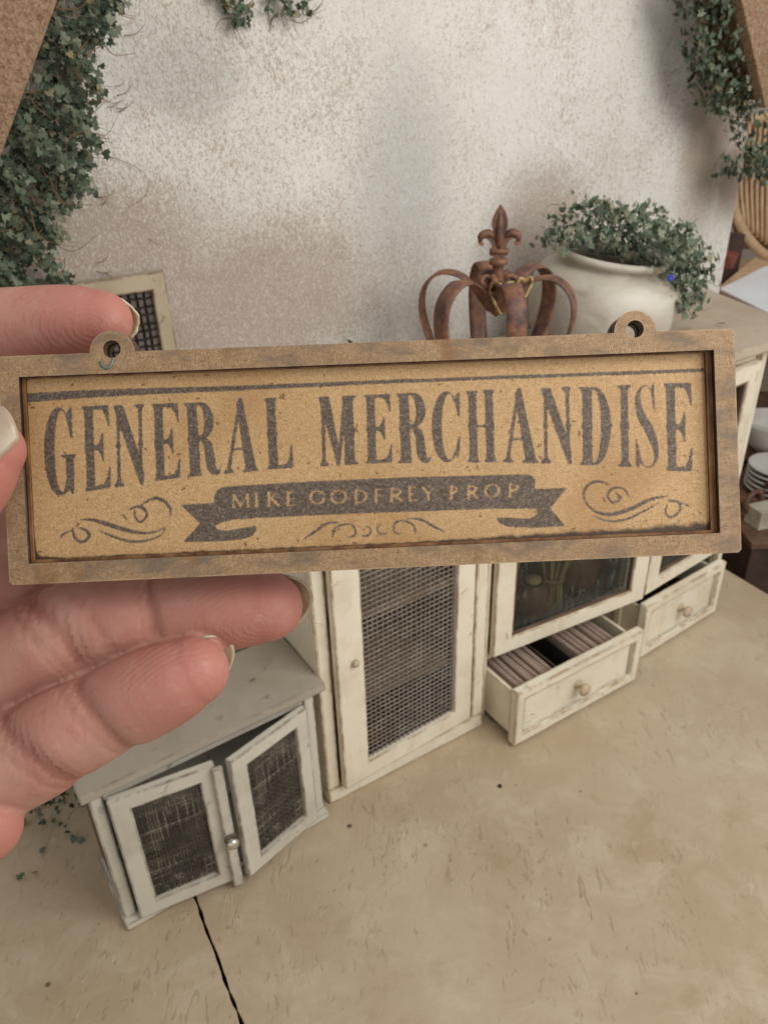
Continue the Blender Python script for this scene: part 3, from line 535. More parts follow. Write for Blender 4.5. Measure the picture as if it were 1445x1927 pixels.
GL['N'] = ([[(0, 0), (.32, 0), (.90, .72), (.96, .86), (.96, 1), (.84, 1)], [(.1, .1), (.22, .2), (.21, .46), (.25, .5), (.21, .54), (.22, .92), (.32, .97), (.32, 1), (0, 1), (0, .97), (.1, .93), (.11, .54), (.06, .5), (.11, .46)],
            [(.68, 0), (1, 0), (1, .025), (.93, .06), (.92, .45), (.97, .5), (.92, .55), (.92, .9), (.82, .8), (.82, .55), (.77, .5), (.82, .45), (.8, .06), (.68, .025)]], [])
GL['M'] = ([[(0, 0), (.28, 0), (.5, .74), (.5, 1), (.44, 1)], [(.52, 1), (.44, 1), (.64, 0), (.75, 0)], [(.06, .1), (.16, .2), (.15, .46), (.19, .5), (.15, .54), (.16, .93), (.24, .97), (.24, 1), (0, 1), (0, .97), (.06, .93), (.07, .54), (.02, .5), (.07, .46)]]
            + st(.64, .90, .02, .1), [])
GL['R'] = (st(.13, .43, .1, .02) + [[(.42, 0)] + [(.42, 0), (.6, 0)] + ell(.58, .24, .34, .24, -90, 90) + [(.42, .48)], [(.44, .46), (.62, .47), (.78, .54), (.84, .66), (.86, .88), (.9, .945), (.95, .93), (.97, .87), (1, .87), (.98, .96), (.9, 1), (.76, 1), (.62, .93), (.58, .8), (.57, .62), (.5, .52), (.44, .5)]],
           [[(.43, .035), (.5, .035)] + ell(.5, .24, .13, .205, -90, 90) + [(.43, .445)]])
GL['A'] = ([[(.36, .08), (.45, 0), (.55, 0), (.93, .94), (1, .97), (1, 1), (.55, 1), (.55, .97), (.62, .94)], [(.42, .05), (.47, .16), (.2, .94), (.3, .97), (.3, 1), (0, 1), (0, .97), (.09, .94)], [(.22, .67), (.62, .67), (.62, .70), (.2, .70)]], [])
GL['C'] = ([ell(.5, .5, .5, .5, 0, 360, 60), [(.8, .1), (.9, .02), (.97, .02), (.97, .34), (.92, .34), (.86, .2)], [(.8, .9), (.86, .8), (.92, .66), (.97, .66), (.95, .82), (.88, .95)]],
           [ell(.6, .5, .26, .46, 0, 360, 50), [(.6, .1), (.8, .16), (.9, .36), (1.1, .36), (1.1, .64), (.9, .64), (.8, .84), (.6, .9)]])
GL['G'] = ([ell(.48, .5, .48, .5, 0, 360, 60), [(.74, .1), (.82, .02), (.92, .0), (.92, .34), (.86, .34), (.8, .18)]],
           [ell(.58, .5, .24, .46, 0, 360, 50), [(.6, .1), (.76, .18), (.86, .36), (1.1, .36), (1.1, 1.1), (.6, .93), (.7, .7)]], [[(.52, .54), (1.02, .54), (1.02, .56), (.97, .585), (.96, 1), (.9, 1), (.82, .94), (.62, 1), (.5, 1), (.62, .95), (.7, .86), (.7, .585), (.54, .56)]])
GL['D'] = (st(.13, .42, .1, .02) + [[(.41, 0), (.5, 0)] + ell(.48, .5, .5, .5, -90, 90, 30) + [(.41, 1)], [(.97, .46), (1.04, .5), (.97, .54)]], [[(.42, .035), (.5, .035)] + ell(.48, .5, .2, .465, -90, 90, 30) + [(.42, .965)]])
GL['S'] = ([[(.80, .34), (.86, .34), (.86, .0), (.8, .0), (.74, .06)], [(.06, .64), (.12, .64), (.16, .82), (.24, .92), (.14, 1), (.06, 1)]], [])
SPINE = [(.83, .30, .03), (.74, .10, .03), (.52, .025, .025), (.27, .07, .06), (.18, .2, .115), (.3, .38, .17), (.56, .52, .19), (.76, .68, .16), (.84, .84, .09), (.72, .95, .045), (.5, .985, .03), (.27, .93, .03), (.13, .72, .03)]
def place(q):
    (ax, ay), (bx, by), (cx_, cy_), (dx, dy) = q
    return lambda x, y: ((ax * (1 - x) + bx * x) * (1 - y) + (cx_ * (1 - x) + dx * x) * y, (ay * (1 - x) + by * x) * (1 - y) + (cy_ * (1 - x) + dy * x) * y)
for ch, q in GLYPHS:
    f = place(q); g = GL[ch]
    keep = INK.copy(); INK[:] = 0
    for p in g[0]: fill([f(*a) for a in p])
    for p in g[1]: fill([f(*a) for a in p], 0)
    for p in (g[2] if len(g) > 2 else []): fill([f(*a) for a in p])
    if ch == 'S':
        wd = abs(q[1][0] - q[0][0]); stroke([(*f(x, y), h * wd) for x, y, h in SPINE], 1, 120)
    np.maximum(INK, keep, out=INK)
for p in RIBBON: fill(p)
for s in STROKES: stroke(s)
# small knocked-out capitals on the ribbon
th, tk = .0015, .0027
SMALLG = {'M': [((.08, .98), (.12, .02), th), ((.12, .02), (.5, .95), tk), ((.5, .95), (.88, .02), th), ((.88, .02), (.92, .98), tk)], 'I': [((.5, 0), (.5, 1), tk)], 'K': [((.18, 0), (.18, 1), tk), ((.2, .55), (.85, .02), th), ((.35, .45), (.95, .98), tk)],
 'E': [((.2, 0), (.2, 1), tk), ((.2, .02), (.85, .02), th), ((.2, .5), (.7, .5), th), ((.2, .98), (.95, .98), th)], 'F': [((.2, 0), (.2, 1), tk), ((.2, .02), (.9, .02), th), ((.2, .5), (.75, .5), th)], 'Y': [((.05, .02), (.5, .55), tk), ((.95, .02), (.5, .55), th), ((.5, .5), (.5, 1), tk)], '.': [((.4, .5), (.6, .5), .0022)]}
for ch, q in SMALL:
    f = place(q); S_ = SMALLG.get(ch)
    if S_:
        for a, b, h in S_: stroke([(*f(*a), h), (*f(*b), h)], .22, 8)
    else:
        if ch in 'GOC': arc = ell(.5, .5, .44, .48, 40 if ch == 'G' else 0, 320 if ch == 'G' else 360, 30)
        elif ch == 'D': arc = ell(.2, .5, .72, .48, -90, 90, 24)
        else: arc = ell(.2, .27, .62, .26, -90, 90, 20)
        stroke([(*f(*a), th + (tk - th) * abs(math.cos(math.atan2(a[1] - .5, a[0] - .5)))) for a in arc], .22, 60)
        if ch in 'DPR': stroke([(*f(.18, 0), tk), (*f(.18, 1), tk)], .22, 8)
        if ch == 'R': stroke([(*f(.4, .52), tk), (*f(.95, .98), tk)], .22, 8)
        if ch == 'G': stroke([(*f(.9, .55), tk), (*f(.9, .85), tk)], .22, 8)
    for (sx, sy) in {'M': ((.1, 1), (.92, 1)), 'I': ((.5, 0), (.5, 1)), 'K': ((.18, 0), (.18, 1)), 'F': ((.2, 1),), 'Y': ((.5, 1),), 'P': ((.18, 1),), 'R': ((.18, 1),)}.get(ch, ()):
        e = .35 if ch == 'I' else .14
        stroke([(*f(sx - e, sy), th), (*f(sx + e, sy), th)], .22, 4)
def blur(a, k, n):
    for _ in range(n):
        for ax in (0, 1): a = sum(np.roll(a, s, ax) for s in range(-k, k + 1)) / (2 * k + 1)
    return a
inkv = blur(INK, 2, 3).reshape(NY, SS, NX, SS).mean((1, 3))
gx = np.linspace(PX0, PX1, NX); gy = np.linspace(PY0, PY1, NY); GX, GY = np.meshgrid(gx, gy)
co = np.stack([GX, GY, np.full_like(GX, -.022)], -1).reshape(-1, 3)
idx = np.arange(NX * NY).reshape(NY, NX)
quads = np.stack([idx[:-1, :-1], idx[:-1, 1:], idx[1:, 1:], idx[1:, :-1]], -1).reshape(-1, 4)
def fast_mesh(name, co, faces, k):
    me = bpy.data.meshes.new(name); me.vertices.add(len(co)); me.vertices.foreach_set('co', np.ascontiguousarray(co, np.float32).ravel())
    me.loops.add(faces.size); me.loops.foreach_set('vertex_index', np.ascontiguousarray(faces, np.int32).ravel())
    me.polygons.add(len(faces)); me.polygons.foreach_set('loop_start', np.arange(0, faces.size, k, dtype=np.int32))
    me.update(calc_edges=True); me.validate(); return me
def setattr_f(me, name, val):
    a = me.attributes.new(name, 'FLOAT', 'POINT'); a.data.foreach_set('value', np.ascontiguousarray(val, np.float32).ravel())
me = fast_mesh('panel', co, quads, 4); setattr_f(me, 'ink', inkv)
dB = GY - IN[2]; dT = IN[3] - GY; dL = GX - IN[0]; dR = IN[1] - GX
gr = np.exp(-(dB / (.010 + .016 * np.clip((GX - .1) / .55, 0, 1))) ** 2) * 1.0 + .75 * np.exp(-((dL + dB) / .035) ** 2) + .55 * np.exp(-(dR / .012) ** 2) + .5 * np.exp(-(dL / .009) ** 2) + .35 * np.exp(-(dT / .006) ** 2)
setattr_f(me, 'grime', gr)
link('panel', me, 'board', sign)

# ---------------------------------------------------------------- the hand
hand = empty('person', HAND_LOC, mat3=CAM_ROT)
tag(hand, 'left hand seen from the palm side, pinching the left end of the sign', 'hand')
def finger(pts, seg=26, n=46, cap0=True, flat=1.0, oval=0.0):
    p = spline(pts, n); P = p[:, :3]; r = p[:, 3]
    rings = []; first = P[0]; d0 = P[0] - P[1]; d0 /= np.linalg.norm(d0)
    st_ = []
    for k in range(8, 0, -1):
        a = k / 8 * PI / 2
        st_.append((first + d0 * r[0] * math.sin(a), r[0] * max(.02, math.cos(a))))
    st_ += [(P[i], r[i]) for i in range(n)]
    dl = P[-1] - P[-2]; dl /= np.linalg.norm(dl)
    for k in range(1, 9):
        a = k / 8 * PI / 2; st_.append((P[-1] + dl * r[-1] * math.sin(a), r[-1] * max(.02, math.cos(a))))
    mb = MB(); mb.tube([s[0] for s in st_], [s[1] for s in st_], seg, True)
    return mb
chains = {k: spline(v, 60) for k, v in HAND.items()}
hb = MB()
for k, v in HAND.items():
    f = finger(v); hb.add(f.v, f.f)
tmp = hb.obj('hand_raw', 'skin')
md = tmp.modifiers.new('r', 'REMESH'); md.mode = 'VOXEL'; md.voxel_size = .0062
md2 = tmp.modifiers.new('s', 'SMOOTH'); md2.factor = .5; md2.iterations = 3
dg = bpy.context.evaluated_depsgraph_get(); hm = bpy.data.meshes.new_from_object(tmp.evaluated_get(dg)); hm.name = 'hand'
bpy.data.objects.remove(tmp)
nv = len(hm.vertices); V = np.empty(nv * 3, np.float32); hm.vertices.foreach_get('co', V); V = V.reshape(-1, 3).astype(float)
NV = np.empty(nv * 3, np.float32); hm.vertex_normals.foreach_get('vector', NV); NV = NV.reshape(-1, 3).astype(float)
best = np.full(nv, 1e9); second = np.full(nv, 1e9); who = np.zeros(nv, int); sarc = np.zeros(nv); lat = np.zeros(nv)
names = list(chains); cd = np.full((len(chains), nv), 1e9)
for ci, k in enumerate(names):
    p = chains[k]; L = np.concatenate([[0], np.cumsum(np.linalg.norm(np.diff(p[:, :3], axis=0), axis=1))])
    for i in range(len(p) - 1):
        a, b = p[i, :3], p[i + 1, :3]; d = b - a; t = ((V - a) @ d) / (d @ d); tc = np.clip(t, 0, 1) if i else np.minimum(t, 1)
        tcc = np.clip(tc, 0, 1); dist = np.linalg.norm(V - a - tcc[:, None] * d, axis=1) - (p[i, 3] + (p[i + 1, 3] - p[i, 3]) * tcc)
        cd[ci] = np.minimum(cd[ci], dist); m = dist < best; best[m] = dist[m]; who[m] = ci; sarc[m] = (L[i] + tc * (L[i + 1] - L[i]))[m]
        side = np.cross(d / np.linalg.norm(d), [0, 0, 1.]); side /= np.linalg.norm(side); lat[m] = ((V - a) @ side)[m]
srt = np.sort(cd, axis=0); free = np.clip((srt[1] - srt[0]) / .03, 0, 1); free = free * free * (3 - 2 * free)
palm_side = np.clip((NV[:, 2] + .35) / .6, 0, 1) * free
crease = np.zeros(nv); disp = np.zeros(nv); red = np.zeros(nv); ridge = np.zeros(nv); ramt = np.zeros(nv)
# finger: crease places along the finger from the fingertip (dm), width, depth, slant
CR = {'middle': [(.212, .018, .0075, .10), (.240, .009, .003, .12), (.392, .022, .0085, .25), (.43, .012, .0035, .3), (.33, .012, .002, .4), (.205, .006, .002, .1)],
      'ring': [(.168, .020, .0080, .25), (.200, .010, .003, .3), (.315, .022, .0085, .35), (.350, .011, .003, .4)],
      'index': [(.305, .012, .008, .1)], 'pinky': [(.12, .012, .010, .2)], 'thumb': [(.19, .014, .006, 0)]}
for ci, k in enumerate(names):
    m = who == ci; s = sarc[m]; l = lat[m]
    for s0, wd, dp, sl in CR.get(k, ()):
        g = np.exp(-((s - s0 - sl * l - .25 * l * l / .08) / wd) ** 2) * palm_side[m]
        disp[m] -= g * dp; crease[m] = np.maximum(crease[m], g ** 2.5 * min(1, dp / .009))
    if k in ('middle', 'ring', 'index', 'pinky', 'thumb'):
        red[m] = np.exp(-((s + .0) / .13) ** 2) * .9 + .35 * np.exp(-((s - .30) / .06) ** 2)
        dx = s - .015; ridge[m] = np.sqrt((dx * .62) ** 2 + (l * 1.0 + .03) ** 2 + 1e-5) * .85; ramt[m] = np.exp(-((s - .05) / .13) ** 4) * palm_side[m]
        if k != 'thumb':
            pad = np.exp(-((s - .06) / .07) ** 2 - (l / .06) ** 2) * palm_side[m]; disp[m] += pad * .008
            for c0, ww in ((.285, .05), (.45, .06)): disp[m] += np.exp(-((s - c0) / ww) ** 2 - (l / .07) ** 2) * palm_side[m] * .007
V2 = V + NV * disp[:, None]
hm.vertices.foreach_set('co', V2.astype(np.float32).ravel()); hm.update()
hm.shade_smooth()
for nme, val in (('crease', np.clip(crease, 0, 1)), ('red', np.clip(red, 0, 1)), ('ridge', ridge), ('ridge_amt', ramt)): setattr_f(hm, nme, val)
hm.materials.clear()
link('hand', hm, 'skin', hand)
def nail(k, dorsal, over, back, span=62, lift=.93, width=1.0, mat='nail', rag_=0.0, skew=0.0):
    """curved plate on the back of a fingertip, its free edge past the tip"""
    p = chains[k]; c0 = p[0, :3]; r = p[0, 3]; ax = p[0, :3] - p[6, :3]; ax /= np.linalg.norm(ax)
    d = np.array(dorsal, float); d -= ax * (d @ ax); d /= np.linalg.norm(d); sd_ = np.cross(ax, d)
    nu, ns = 23, 19; vs = []; th_ = .0055
    for layer in (0, 1):
        for i in range(ns):
            for j in range(nu):
                t = 2 * j / (nu - 1) - 1; ph = R(span) * t
                e = over * (1 - .42 * t * t) + skew * t + rag_ * (math.sin(t * 7 + 1) + .6 * math.sin(t * 17))
                s = -back + (e + back) * i / (ns - 1); q = max(0, s)
                rr = r * lift * width * (1 - .16 * max(0, min(1, (s + .02) / (over + .02))) ** 2) - th_ * layer
                P_ = c0 + ax * s + d * (rr * math.cos(ph)) + sd_ * (rr * math.sin(ph)) - d * (q * .25)
                vs.append(tuple(P_))
    n = nu * ns; fs = []
    for i in range(ns - 1):
        for j in range(nu - 1):
            a = i * nu + j; fs += [(a, a + 1, a + nu + 1, a + nu), (n + a, n + a + nu, n + a + nu + 1, n + a + 1)]
    rim = [j for j in range(nu)] + [i * nu + nu - 1 for i in range(1, ns)] + [(ns - 1) * nu + j for j in range(nu - 2, -1, -1)] + [i * nu for i in range(ns - 2, 0, -1)]
    for a, b in zip(rim, rim[1:] + rim[:1]): fs.append((a, a + n, b + n, b))
    return MB().add(vs, fs).obj('fingernail', mat, hand, 0, True)
nail('index', (.15, .45, -.87), .064, .07, 60, .94, 1.0, 'nail', .0016, -.008)
nail('middle', (.1, .34, -.94), .090, .07, 62, .95)
nail('ring', (.05, .50, -.86), .084, .06, 58, .94)
nail('thumb', (-.30, .32, .90), .078, .11, 68, 1.02, 1.04, 'thumbnail')

# ---------------------------------------------------------------- the tall dresser
ZT = 1.85
dresser = empty('dresser', (OX, OY, 0), ANG)
tag(dresser, 'long cream dresser behind the sign with a mesh door and two open drawers', 'dresser')
D = dresser
box('side_panel', 'cream', -.02, .02, .04, .93, 0, ZT - .06, D)
box('side_panel', 'cream', .955, .99, .06, .93, 0, ZT - .06, D)
MB().prism([(2.93, .075), (2.98, .075), (3.42, .93), (3.37, .93)], 0, ZT - .06, 'z').obj('side_panel', 'cream', D, .005)
box('back_panel', 'inside_lit', .02, 3.3, .90, .93, .0, ZT - .06, D, 0)
box('base_rail', 'cream', -.024, .952, -.004, .05, 0, .095, D, .012)
box('post', 'cream', -.024, .044, -.002, .04, .096, ZT - .06, D, .012)
box('post', 'cream', .875, .952, -.002, .05, .096, ZT - .06, D, .012)
box('top_rail', 'cream', .046, .873, .0, .04, ZT - .16, ZT - .06, D)
box('post', 'cream', .992, 1.018, .055, .10, 0, ZT - .06, D, .006)
box('post', 'cream', 2.935, 2.995, .035, .074, 0, ZT - .06, D, .012)
box('post', 'cream', 2.085, 2.115, .075, .12, 0, ZT - .06, D)
box('drawer_rail', 'cream', 1.02, 2.93, .062, .10, .395, .44, D, .01)
box('top_rail', 'cream', 1.02, 2.93, .062, .10, ZT - .14, ZT - .06, D)
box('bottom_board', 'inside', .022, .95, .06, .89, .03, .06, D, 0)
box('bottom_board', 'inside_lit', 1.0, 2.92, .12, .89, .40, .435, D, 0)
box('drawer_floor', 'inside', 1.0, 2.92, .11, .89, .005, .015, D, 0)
MB().prism([(-.07, -.045), (3.06, -.03), (3.30, .05), (3.62, .98), (-.07, .98)], ZT - .058, ZT, 'z').obj('top_board', 'beigetop', D, .012)
for z in (.535, 1.03): box('shelf', 'shelf', .048, .87, .030, .88, z, z + .035, D, .004)
for z in (.98,): box('shelf', 'inside', 1.0, 2.92, .16, .88, z, z + .03, D, .004)
# mesh door of the tall section: hinged right, a touch ajar
def door(name, W, H, sl, sr, rb, rt, th, mat, parent, loc, rz):
    return door_frame(W, H, sl, sr, rb, rt, th).obj(name, mat, parent, .008, loc=loc, rot=(0, 0, rz))
dm = door('door', .815, 1.575, .145, .115, .105, .12, .045, 'cream', D, (.050, -.052, .108), R(3.2))
woven(.13, .715, .09, 1.47, 21, 50, .0052, .0010, .026, .05).obj('mesh_screen', 'wire', dm, 0, True, fix=False)['kind'] = 'stuff'
lt = MB().lathe([(.0, 0), (.017, .002), (.02, .012), (.013, .022), (.0, .025)], 18).obj('latch', 'knobwood', dm, 0, True, (.092, -.001, .775), (R(90), 0, 0))
# glazed doors of the right section
def pane_door(W, H, loc, rz):
    d = door('door', W, H, .118, .112, .095, .10, .045, 'cream', D, loc, rz)
    box('glass_pane', 'glass', .112, W - .106, .020, .026, .089, H - .094, d, 0)
    mb = MB()
    for (x0, x1, z0, z1) in ((.1185, W - .1125, .0955, .108), (.1185, W - .1125, H - .113, H - .1005), (.1185, .130, .1085, H - .1135), (W - .124, W - .1125, .1085, H - .1135)): mb.box(x0, x1, .010, .0195, z0, z1)
    mb.obj('glazing_bead', 'brownwood', d)
    return d
pane_door(1.075, 1.28, (1.022, .012, .445), R(-4.5))
pane_door(.80, 1.28, (2.126, -.055, .445), R(5.0))
# drawers
def knob(parent, x, y, z, s=1.0):
    MB().lathe([(.0, .0), (.030 * s, .0), (.030 * s, .006), (.016 * s, .012), (.016 * s, .03), (.034 * s, .044), (.040 * s, .058), (.034 * s, .070), (.02 * s, .076), (.0, .077)], 24).obj('knob', 'knobwood', parent, 0, True, (x, y, z), (R(90), 0, 0))
def drawer(x0, W, H, v0, dep, z0, rz=0.0):
    d = door_frame(W, H, .062, .062, .062, .062, .058).obj('drawer', 'cream', D, .012, loc=(x0, v0, z0), rot=(0, 0, rz))
    box('front_panel', 'cream', .058, W - .058, .028, .05, .058, H - .058, d, 0)
    mb = MB().box(.03, .055, .0585, dep, .02, H - .055).box(W - .055, W - .03, .0585, dep, .02, H - .055).box(.0555, W - .0555, dep - .025, dep, .02, H - .06)
    mb.obj('drawer_side', 'cream', d, .005)
    box('drawer_base', 'brownwood', .0555, W - .0555, .0585, dep - .026, .02, .03, d, 0)
    mb = MB()
    for (a, b, c, e) in ((.064, W - .064, .064, .072), (.064, W - .064, H - .072, H - .064), (.064, .072, .0725, H - .0725), (W - .072, W - .064, .0725, H - .0725)): mb.box(a, b, .012, .0275, c, e)
    mb.obj('panel_bead', 'white', d)
    knob(d, W / 2, .028, H / 2, 1.0)
    for x in (.372, .498): box('dark_gap_board', 'inside', x, x + .014, .066, dep - .03, .0305, H - .075, d, .003)  # dark boards added so the gap between the card rows looks dark
    return d
drawer(.985, .95, .375, -.235, .62, .016)
drawer(2.085, .80, .40, -.118, .60, .016, R(3.4))
# rows of cards standing in the open drawer
def card_row(u0, n, label):
    r = empty('card_row'); r.matrix_world = Matrix.Translation((OX, OY, 0)) @ Matrix.Rotation(ANG, 4, 'Z') @ Matrix.Translation((u0, -.165, .047))
    tag(r, label, 'cards', 'rows of cards in the open drawer')
    me = MB().box(-.0115, .0115, 0, .36, 0, .285).mesh('card')
    bm = bmesh.new(); bm.from_mesh(me); bmesh.ops.bevel(bm, geom=bm.edges[:], offset=.007, segments=2, affect='EDGES'); bm.to_mesh(me); bm.free()
    for k in range(n):
        o = link('card', me, 'card', r, (k * .0345, random.uniform(-.004, .012), random.uniform(-.012, .006)), (0, R(random.uniform(5, 9)), R(random.uniform(-1.5, 1.5))))
card_row(1.060, 8, 'row of upright pinkish brown cards at the left end of the open drawer')
card_row(1.515, 8, 'row of upright pinkish brown cards at the right end of the open drawer')
# what stands behind the panes
def at_d(name, label, cat, u, v, z): 
    p = W3(u, v, z); return tag(empty(name, p, ANG), label, cat)
b = at_d('straw_bundle', 'dim bundle of yellow straw standing behind the glazed door', 'straw', 1.60, .20, .436)
sb = MB()
for k in range(46):
    a = random.uniform(0, 2 * PI); r = .085 * math.sqrt(random.random()); l = random.uniform(.36, .46)
    sb.tube([(r * math.cos(a) * .8, r * math.sin(a) * .8, 0), (r * math.cos(a) * .6, r * math.sin(a) * .6, l * .5), (r * math.cos(a) * 1.3, r * math.sin(a) * 1.3, l)], .008, 5)
sb.obj('stalk', 'straw', b, fix=False)['kind'] = 'stuff'
MB().lathe([(.066, .19), (.072, .195), (.072, .215), (.066, .22)], 20).obj('tie', 'stem', b, 0, True)
for (u, v, s, lb) in ((1.42, .17, .95, 'small brown clay jar left of the straw behind the glazed door'), (1.84, .25, 1.25, 'larger brown clay jar right of the straw behind the glazed door')):
    j = at_d('clay_jar', lb, 'jar', u, v, .436); j['group'] = 'clay jars behind the glazed door'
    MB().lathe([(0, 0), (.07 * s, 0), (.105 * s, .08 * s), (.11 * s, .16 * s), (.085 * s, .235 * s), (.06 * s, .255 * s), (.068 * s, .275 * s), (.056 * s, .272 * s), (.05 * s, .25 * s), (.0, .1 * s)], 28).obj('body', 'clay', j, 0, True)
    MB().lathe([(0, .281 * s), (.05 * s, .281 * s), (.05 * s, .3 * s), (.0, .305 * s)], 20).obj('stopper', 'straw', j, 0, True)

# ---------------------------------------------------------------- low cabinet with two mesh doors
lc = empty('low_cabinet', (-1.176, 2.046, 0), R(33.5))
tag(lc, 'small cabinet in shade-greyed pale paint with two open mesh doors, in front of the dresser below the fingers', 'cabinet')
LW, LD, LH = 1.0, .40, .80
box('top_board', 'greytop', -.030, 1.055, -.022, LD + .01, LH, LH + .045, lc, .008)
box('side_panel', 'brownwood', .012, .04, .03, LD, .0, LH - .002, lc, .004)
box('side_panel', 'white', LW - .04, LW - .012, .03, LD, .0, LH - .002, lc, .004)
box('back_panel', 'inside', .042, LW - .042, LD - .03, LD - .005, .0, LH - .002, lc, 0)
box('base_board', 'white', -.008, LW + .008, -.035, LD - .032, .002, .040, lc, .006)
box('post', 'white', .0, .052, .0, .028, .041, LH - .002, lc, .008)
box('post', 'white', LW - .052, LW, .0, .028, .041, LH - .002, lc, .008)
box('top_rail', 'white', .054, LW - .054, .004, .03, LH - .05, LH - .002, lc, .005)
box('shelf', 'white', .045, LW - .045, .034, LD - .035, .42, .45, lc, .003)
def mesh_door(W, H, loc, rz, astr):
    d = door('door', W, H, .082, .07, .078, .075, .038, 'white', lc, loc, rz)
    o = woven(.074, W - .062, .070, H - .067, 22, 40, .0038, .0010, .022, .12).obj('mesh_screen', 'wire_dark', d, 0, True, fix=False); o['kind'] = 'stuff'
    return d
a1 = R(-9); d1 = mesh_door(.425, .735, (.056, -.042, .042), a1, True)
box('meeting_strip', 'white', .407, .452, -.022, -.001, -.02, .730, d1, .008)
MB().lathe([(.0, .0), (.014, .0), (.014, .012), (.024, .018), (.029, .030), (.024, .043), (.012, .049), (.0, .05)], 24).obj('knob', 'steel', d1, 0, True, (.432, -.022, .305), (R(90), 0, 0))
MB().lathe([(.026, .0), (.031, .004), (.026, .008)], 20).obj('knob_plate', 'brownwood', d1, 0, True, (.432, -.022, .305), (R(90), 0, 0))
W2 = .425; a2 = R(13); hx, hy = LW - .056, -.042
d2 = mesh_door(W2, .735, (hx - W2 * math.cos(a2), hy - W2 * math.sin(a2), .042), a2, False)

# framed wire panel against the wall, upper left
sp_ = empty('wire_panel', (OX, OY, 0), ANG); tag(sp_, 'weathered frame with black wire netting against the plaster, behind the index finger', 'panel')
f_ = door_frame(.66, 1.15, .07, .068, .075, .075, .05).obj('frame', 'aged', sp_, .008, loc=(-.795, .945, 1.34))
woven(.064, .598, .068, 1.08, 15, 29, .0046, .004, .022, .12).obj('netting', 'wire_black', sp_, 0, True, (-.795, .945, 1.34), fix=False)['kind'] = 'stuff'
box('backing', 'darktaupe', -.729, -.20, .975, .993, 1.405, 2.42, sp_, 0)

# ---------------------------------------------------------------- crown
cr = empty('crown', W3(1.225, .36, ZT + .001), ANG); tag(cr, 'rusty metal crown with six curved straps and a fleur-de-lis, standing on the dresser', 'crown')
prof = spline([(.26, .02), (.29, .12), (.345, .26), (.368, .38), (.345, .475), (.27, .535), (.185, .53), (.115, .485), (.068, .42), (.03, .37)], 34)
def strap(az, wid):
    mb = MB(); n = len(prof); vs = []; th_ = .009
    ca, sa = math.cos(az), math.sin(az)
    for i, (r, z) in enumerate(prof):
        q = prof[min(i + 1, n - 1)] - prof[max(i - 1, 0)]; q = q / np.linalg.norm(q); nx_, nz_ = q[1], -q[0]
        wv = wid * (1 - .5 * max(0, (i - n * .6) / (n * .4)))
        for off in (0, th_):
            rr, zz = r - nx_ * off, z - nz_ * off
            for t in (-1, -.35, .35, 1): 
                bow = .006 * (1 - t * t) * (1 if off == 0 else .6)
                vs.append(((rr + nx_ * bow) * ca - sa * t * wv, (rr + nx_ * bow) * sa + ca * t * wv, zz + nz_ * bow))
    fs = []
    for i in range(n - 1):
        a, b_ = i * 8, (i + 1) * 8
        for k in range(3): fs += [(a + k, a + k + 1, b_ + k + 1, b_ + k), (a + 4 + k, b_ + 4 + k, b_ + 5 + k, a + 5 + k)]
        fs += [(a, b_, b_ + 4, a + 4), (a + 3, a + 7, b_ + 7, b_ + 3)]
    fs += [(0, 4, 5, 1), (1, 5, 6, 2), (2, 6, 7, 3)]; e = (n - 1) * 8; fs += [(e, e + 1, e + 5, e + 4), (e + 1, e + 2, e + 6, e + 5), (e + 2, e + 3, e + 7, e + 6)]
    return mb.add(vs, fs)
for az in (-114, -54, 6, 66, 126, 186): strap(R(az + random.uniform(-3, 3)), .044).obj('strap', 'rust', cr, 0, True)
MB().lathe([(.26, .0), (.275, .0), (.275, .075), (.26, .075), (.26, .0)], 48).obj('base_ring', 'rust', cr, 0, True)
MB().lathe([(.0, .335), (.03, .36), (.075, .41), (.10, .46), (.085, .475), (.05, .44), (.0, .40)], 14).obj('cup', 'rust', cr, 0, True)
# crumpled collar of folded metal leaves and gold-worn rims
cb = MB()
for k in range(7):
    a = k * 2 * PI / 7 + .3; h = random.uniform(.03, .065)
    pts = [(.03 * math.cos(a), .03 * math.sin(a), .43), (.065 * math.cos(a + .2), .065 * math.sin(a + .2), .45 + h * .5), (.085 * math.cos(a), .085 * math.sin(a), .46 + h), (.05 * math.cos(a - .3), .05 * math.sin(a - .3), .47 + h * 1.1), (.02 * math.cos(a), .02 * math.sin(a), .50)]
    cb.tube(spline(pts, 12), [.02 * (1 - .5 * i / 11) for i in range(12)], 6)
cb.lathe([(.0, .44), (.03, .45), (.032, .50), (.026, .55), (.026, .572), (.042, .582), (.042, .602), (.0, .61)], 14)
cb.obj('collar', 'rust', cr, 0, True, fix=False)
gb = MB()
for (a0, r0, z0, sc_, tw) in ((-2.0, .10, .455, 1.0, 0.), (-1.35, .15, .50, .62, .5)):
    c = Vector((r0 * math.cos(a0), r0 * math.sin(a0), z0)); tx = Vector((math.cos(-.64 + tw), math.sin(-.64 + tw), 0)); ou = Vector((math.cos(-2.2), math.sin(-2.2), 0))
    hp = [(0, .55), (-.35, .95), (-.8, .95), (-1.0, .45), (-.7, -.15), (0, -1.05), (.7, -.15), (1.0, .45), (.8, .95), (.35, .95), (0, .55)]
    gb.tube(spline([tuple(c + tx * (.062 * sc_ * x) + Vector((0, 0, .07 * sc_ * z)) + ou * .02) for x, z in hp], 40), [.0075 + .0012 * math.sin(i * .9) for i in range(40)], 6)
gb.obj('gilt_heart', 'gold', cr, 0, True, fix=False)
